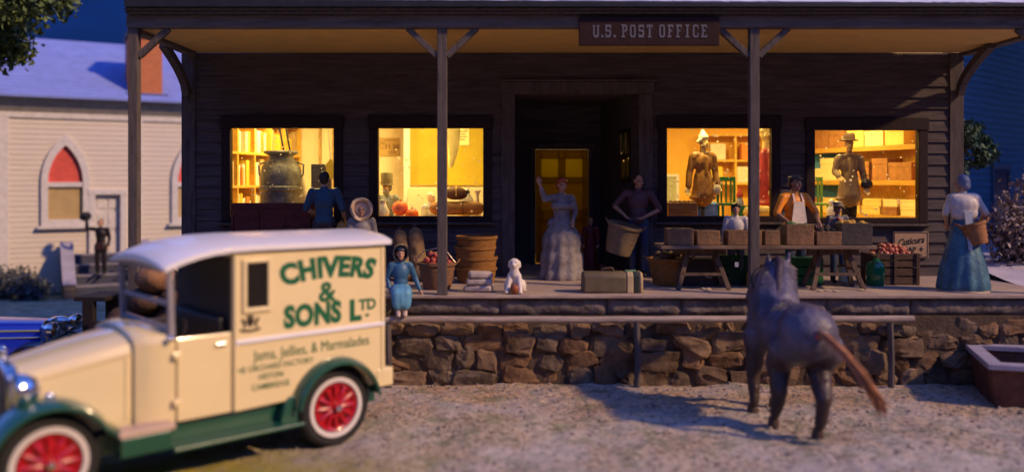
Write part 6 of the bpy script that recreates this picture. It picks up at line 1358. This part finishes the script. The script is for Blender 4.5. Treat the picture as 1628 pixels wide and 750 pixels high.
chair(1158, 16.45, 'green slat backed chair beside the ochre mannequin in the third window', .36, gch, 2.34)
chair(1299, 16.5, 'light green slat backed chair at the left edge of the rightmost window', .34, paint('light_green_paint', (.16, .32, .06)), 2.34)
p = at(1175, 327, 16.25); t = item('doll', 'tiny doll with a pointed red hood standing by the green chair', 'doll', (p.x, 16.2, 2.58)); q = MB(); q.lathe([(.07, 0), (.075, .03), (.06, .12), (.035, .16)], 18); q.build('doll_body', paint('grey_doll', (.4, .4, .42)), t, world=False); q = MB(); q.ell((0, 0, .18), .045); q.build('head', skin, t, world=False); q = MB(); q.lathe([(.062, .16), (.066, .20), (.045, .25), (.008, .33)], 18, (0, .01, 0)); q.build('hood', paint('red_hood', (.6, .07, .03)), t, world=False)
q = MB(); q.box(-.16, .16, -.1, .1, 0, .24); o = q.build('green_block', gch, None, False, .01, False); o.location = (p.x + .02, 16.22, 2.341); tag(o, 'dark green block under the tiny red hooded doll', 'block')
p = at(1206, 335, 16.1); t = item('yellow_bolt', 'rounded yellow bolt of cloth at the right of the third window', 'cloth roll', (p.x, 16.1, 2.46)); q = MB(); q.cap((-.16, 0, 0), (.16, .0, 0), .13, .12, 16); q.build('bolt_body', paint('yellow_cloth', (.78, .55, .18)), t, world=False); q = MB(); q.tube([(.28, 0, 0), (.292, 0, 0)], .03); q.build('core', hairbr, t, world=False)
c0 = at(1062, 335, 19.9); c1 = at(1079, 277, 19.9); t = item('back_window', 'small pale framed panel low on the orange wall behind the third window', 'panel', ((c0.x + c1.x) / 2 - .12, 19.98, (c0.z + c1.z) / 2)); q = MB(); hw = .26; hh = (c1.z - c0.z) / 2
q.box(-hw, -hw + .06, -.03, .01, -hh, hh); q.box(hw - .06, hw, -.03, .01, -hh, hh); q.box(-hw + .061, hw - .061, -.03, .01, hh - .06, hh); q.box(-hw + .061, hw - .061, -.03, .01, -hh, -hh + .06); q.build('frame', white, t, False, .006, False); q = MB(); q.box(-hw + .06, hw - .06, -.012, .008, -hh + .06, hh - .06); q.build('panel', M('pale_green_panel', (.45, .44, .28), .7), t, False, world=False)
# shelf on the back wall of that room
t = item('wall_shelf', 'orange wall shelf of bright parcels on the back wall behind the third window', 'shelf', (4.95, 19.7, 3.0)); q = MB()
for z in (0, .52, 1.1): q.box(-.62, .75, -.02, .29, z - .045, z)
q.build('board', shelfy, t, False, .006, False)
for x in (-.62, .10, .71): q = MB(); q.box(x, x + .04, -.015, .288, -.6, -.047); q.box(x, x + .04, -.015, .288, .002, .473); q.box(x, x + .04, -.015, .288, .522, 1.053); q.build('divider', shelfy, t, False, world=False)
for i, (x, z, c_, lab) in enumerate(((-.35, 0, 'yellow', 'yellow parcel at the lower left of the orange wall shelf'), (.32, 0, 'cream', 'cream parcel at the lower right of the orange wall shelf'), (-.28, .52, 'cream', 'cream parcel at the upper left of the orange wall shelf'), (.42, .52, 'orange', 'orange parcel at the upper right of the orange wall shelf'))):
    q = MB(); q.box(-.17, .17, -.1, .1, 0, .36); o = q.build('parcel', pal[c_], None, False, .012, False); o.location = (4.95 + x, 19.78, 3.001 + z); tag(o, lab, 'parcel', 'parcels on the wall shelf')

# ------------------------------------------------------------------ inside: rightmost window shelving
A = Vector((7.82, 16.62, 0)); B = Vector((6.62, 19.7, 0)); T = (A - B).normalized(); O = Vector((-T.y, T.x, 0)); LEN = (B - A).length   # x runs from the back towards the window
if O.x < 0: O = -O
rzs = math.atan2(T.y, T.x); sh = thing('box_shelving', 'yellow shelving of paper boxes along the right wall behind the rightmost window', 'shelving', (B.x, B.y, FZ), rzs)
lv = [1.02, 1.72, 2.42, 3.12]; yb = 1 if Vector((-sin(rzs), cos(rzs), 0)).dot(O) > 0 else -1
def yr(a, b_): return sorted((yb * a, yb * b_))
q = MB(); y0, y1 = yr(0, .42)
for z in lv: q.box(0, LEN, y0, y1, z - .1, z)
q.build('shelf', wood('brown_yellow_shelf', (.55, .29, .04), .25), sh, False, .006, False); q = MB(); y0, y1 = yr(.421, .45); q.box(0, LEN, y0, y1, 0, 3.9); q.build('back_panel', shelfy, sh, False, world=False)
for x in (0, LEN - .07): q = MB(); y0, y1 = yr(-.06, -.002); q.box(x, x + .09, y0, y1, 0, 3.9); q.build('upright', shelfy, sh, False, .008, False)
kr = M('kraft_yellow_box', (.80, .56, .14), .8, .12, 3, .2); kb = M('kraft_brown_box', (.36, .15, .04), .8, .25, 9, .4); kp = M('kraft_pale_box', (.84, .66, .28), .8, .1, 3, .2); palb = {'yellow': kr, 'brown': kb, 'pale': kp}
for li, z in enumerate(lv):
    x = .12
    while x < LEN - .5:
        w_ = rg.uniform(.34, .62); h_ = rg.uniform(.26, .5) if li != 0 else rg.choice([.16, .2, .3]); c_ = rg.choice(['yellow', 'yellow', 'pale', 'brown'])
        if x + w_ > LEN - .1: break
        stack = [(h_, c_)] if li != 0 else [(.17, rg.choice(list(palb))), (.15, rg.choice(list(palb)))]; zz = FZ + z + .001
        for hh, cc in stack:
            P_ = B + T * (x + w_ / 2 + rg.uniform(-.02, .02)) + O * .22; q = MB(); q.box(-w_ / 2 + .01, w_ / 2 - .01, -.19, .19, 0, hh * .72); q.box(-w_ / 2 + .004, w_ / 2 - .004, -.196, .196, hh * .721, hh - .004)
            o = q.build('paper_box', palb[cc], None, False, .006, False); o.location = (P_.x, P_.y, zz); o.rotation_euler = (0, 0, rzs + rg.uniform(-.03, .03)); tag(o, f'{cc} paper box on the {names[li]} shelf behind the rightmost window', 'box', 'paper boxes on the shelving'); zz += hh + .001
        x += w_ + rg.uniform(.01, .06)
p = at(1325, 340, 16.1); t = item('white_figurine', 'white lumpy figurine left of the grey brown mannequin', 'figurine', (p.x - .02, 16.15, 2.34)); q = MB(); q.ell((0, 0, .12), (.10, .08, .13)); q.ell((0, 0, .30), (.065, .06, .07)); q.cap((0, 0, .15), (.06, -.02, .25), .06, .04); put(blob(q, .016, 2), 'figure', white, t); q = MB(); q.lathe([(.12, 0), (.12, .02), (.1, .025)], 18); q.build('base', white, t, world=False)
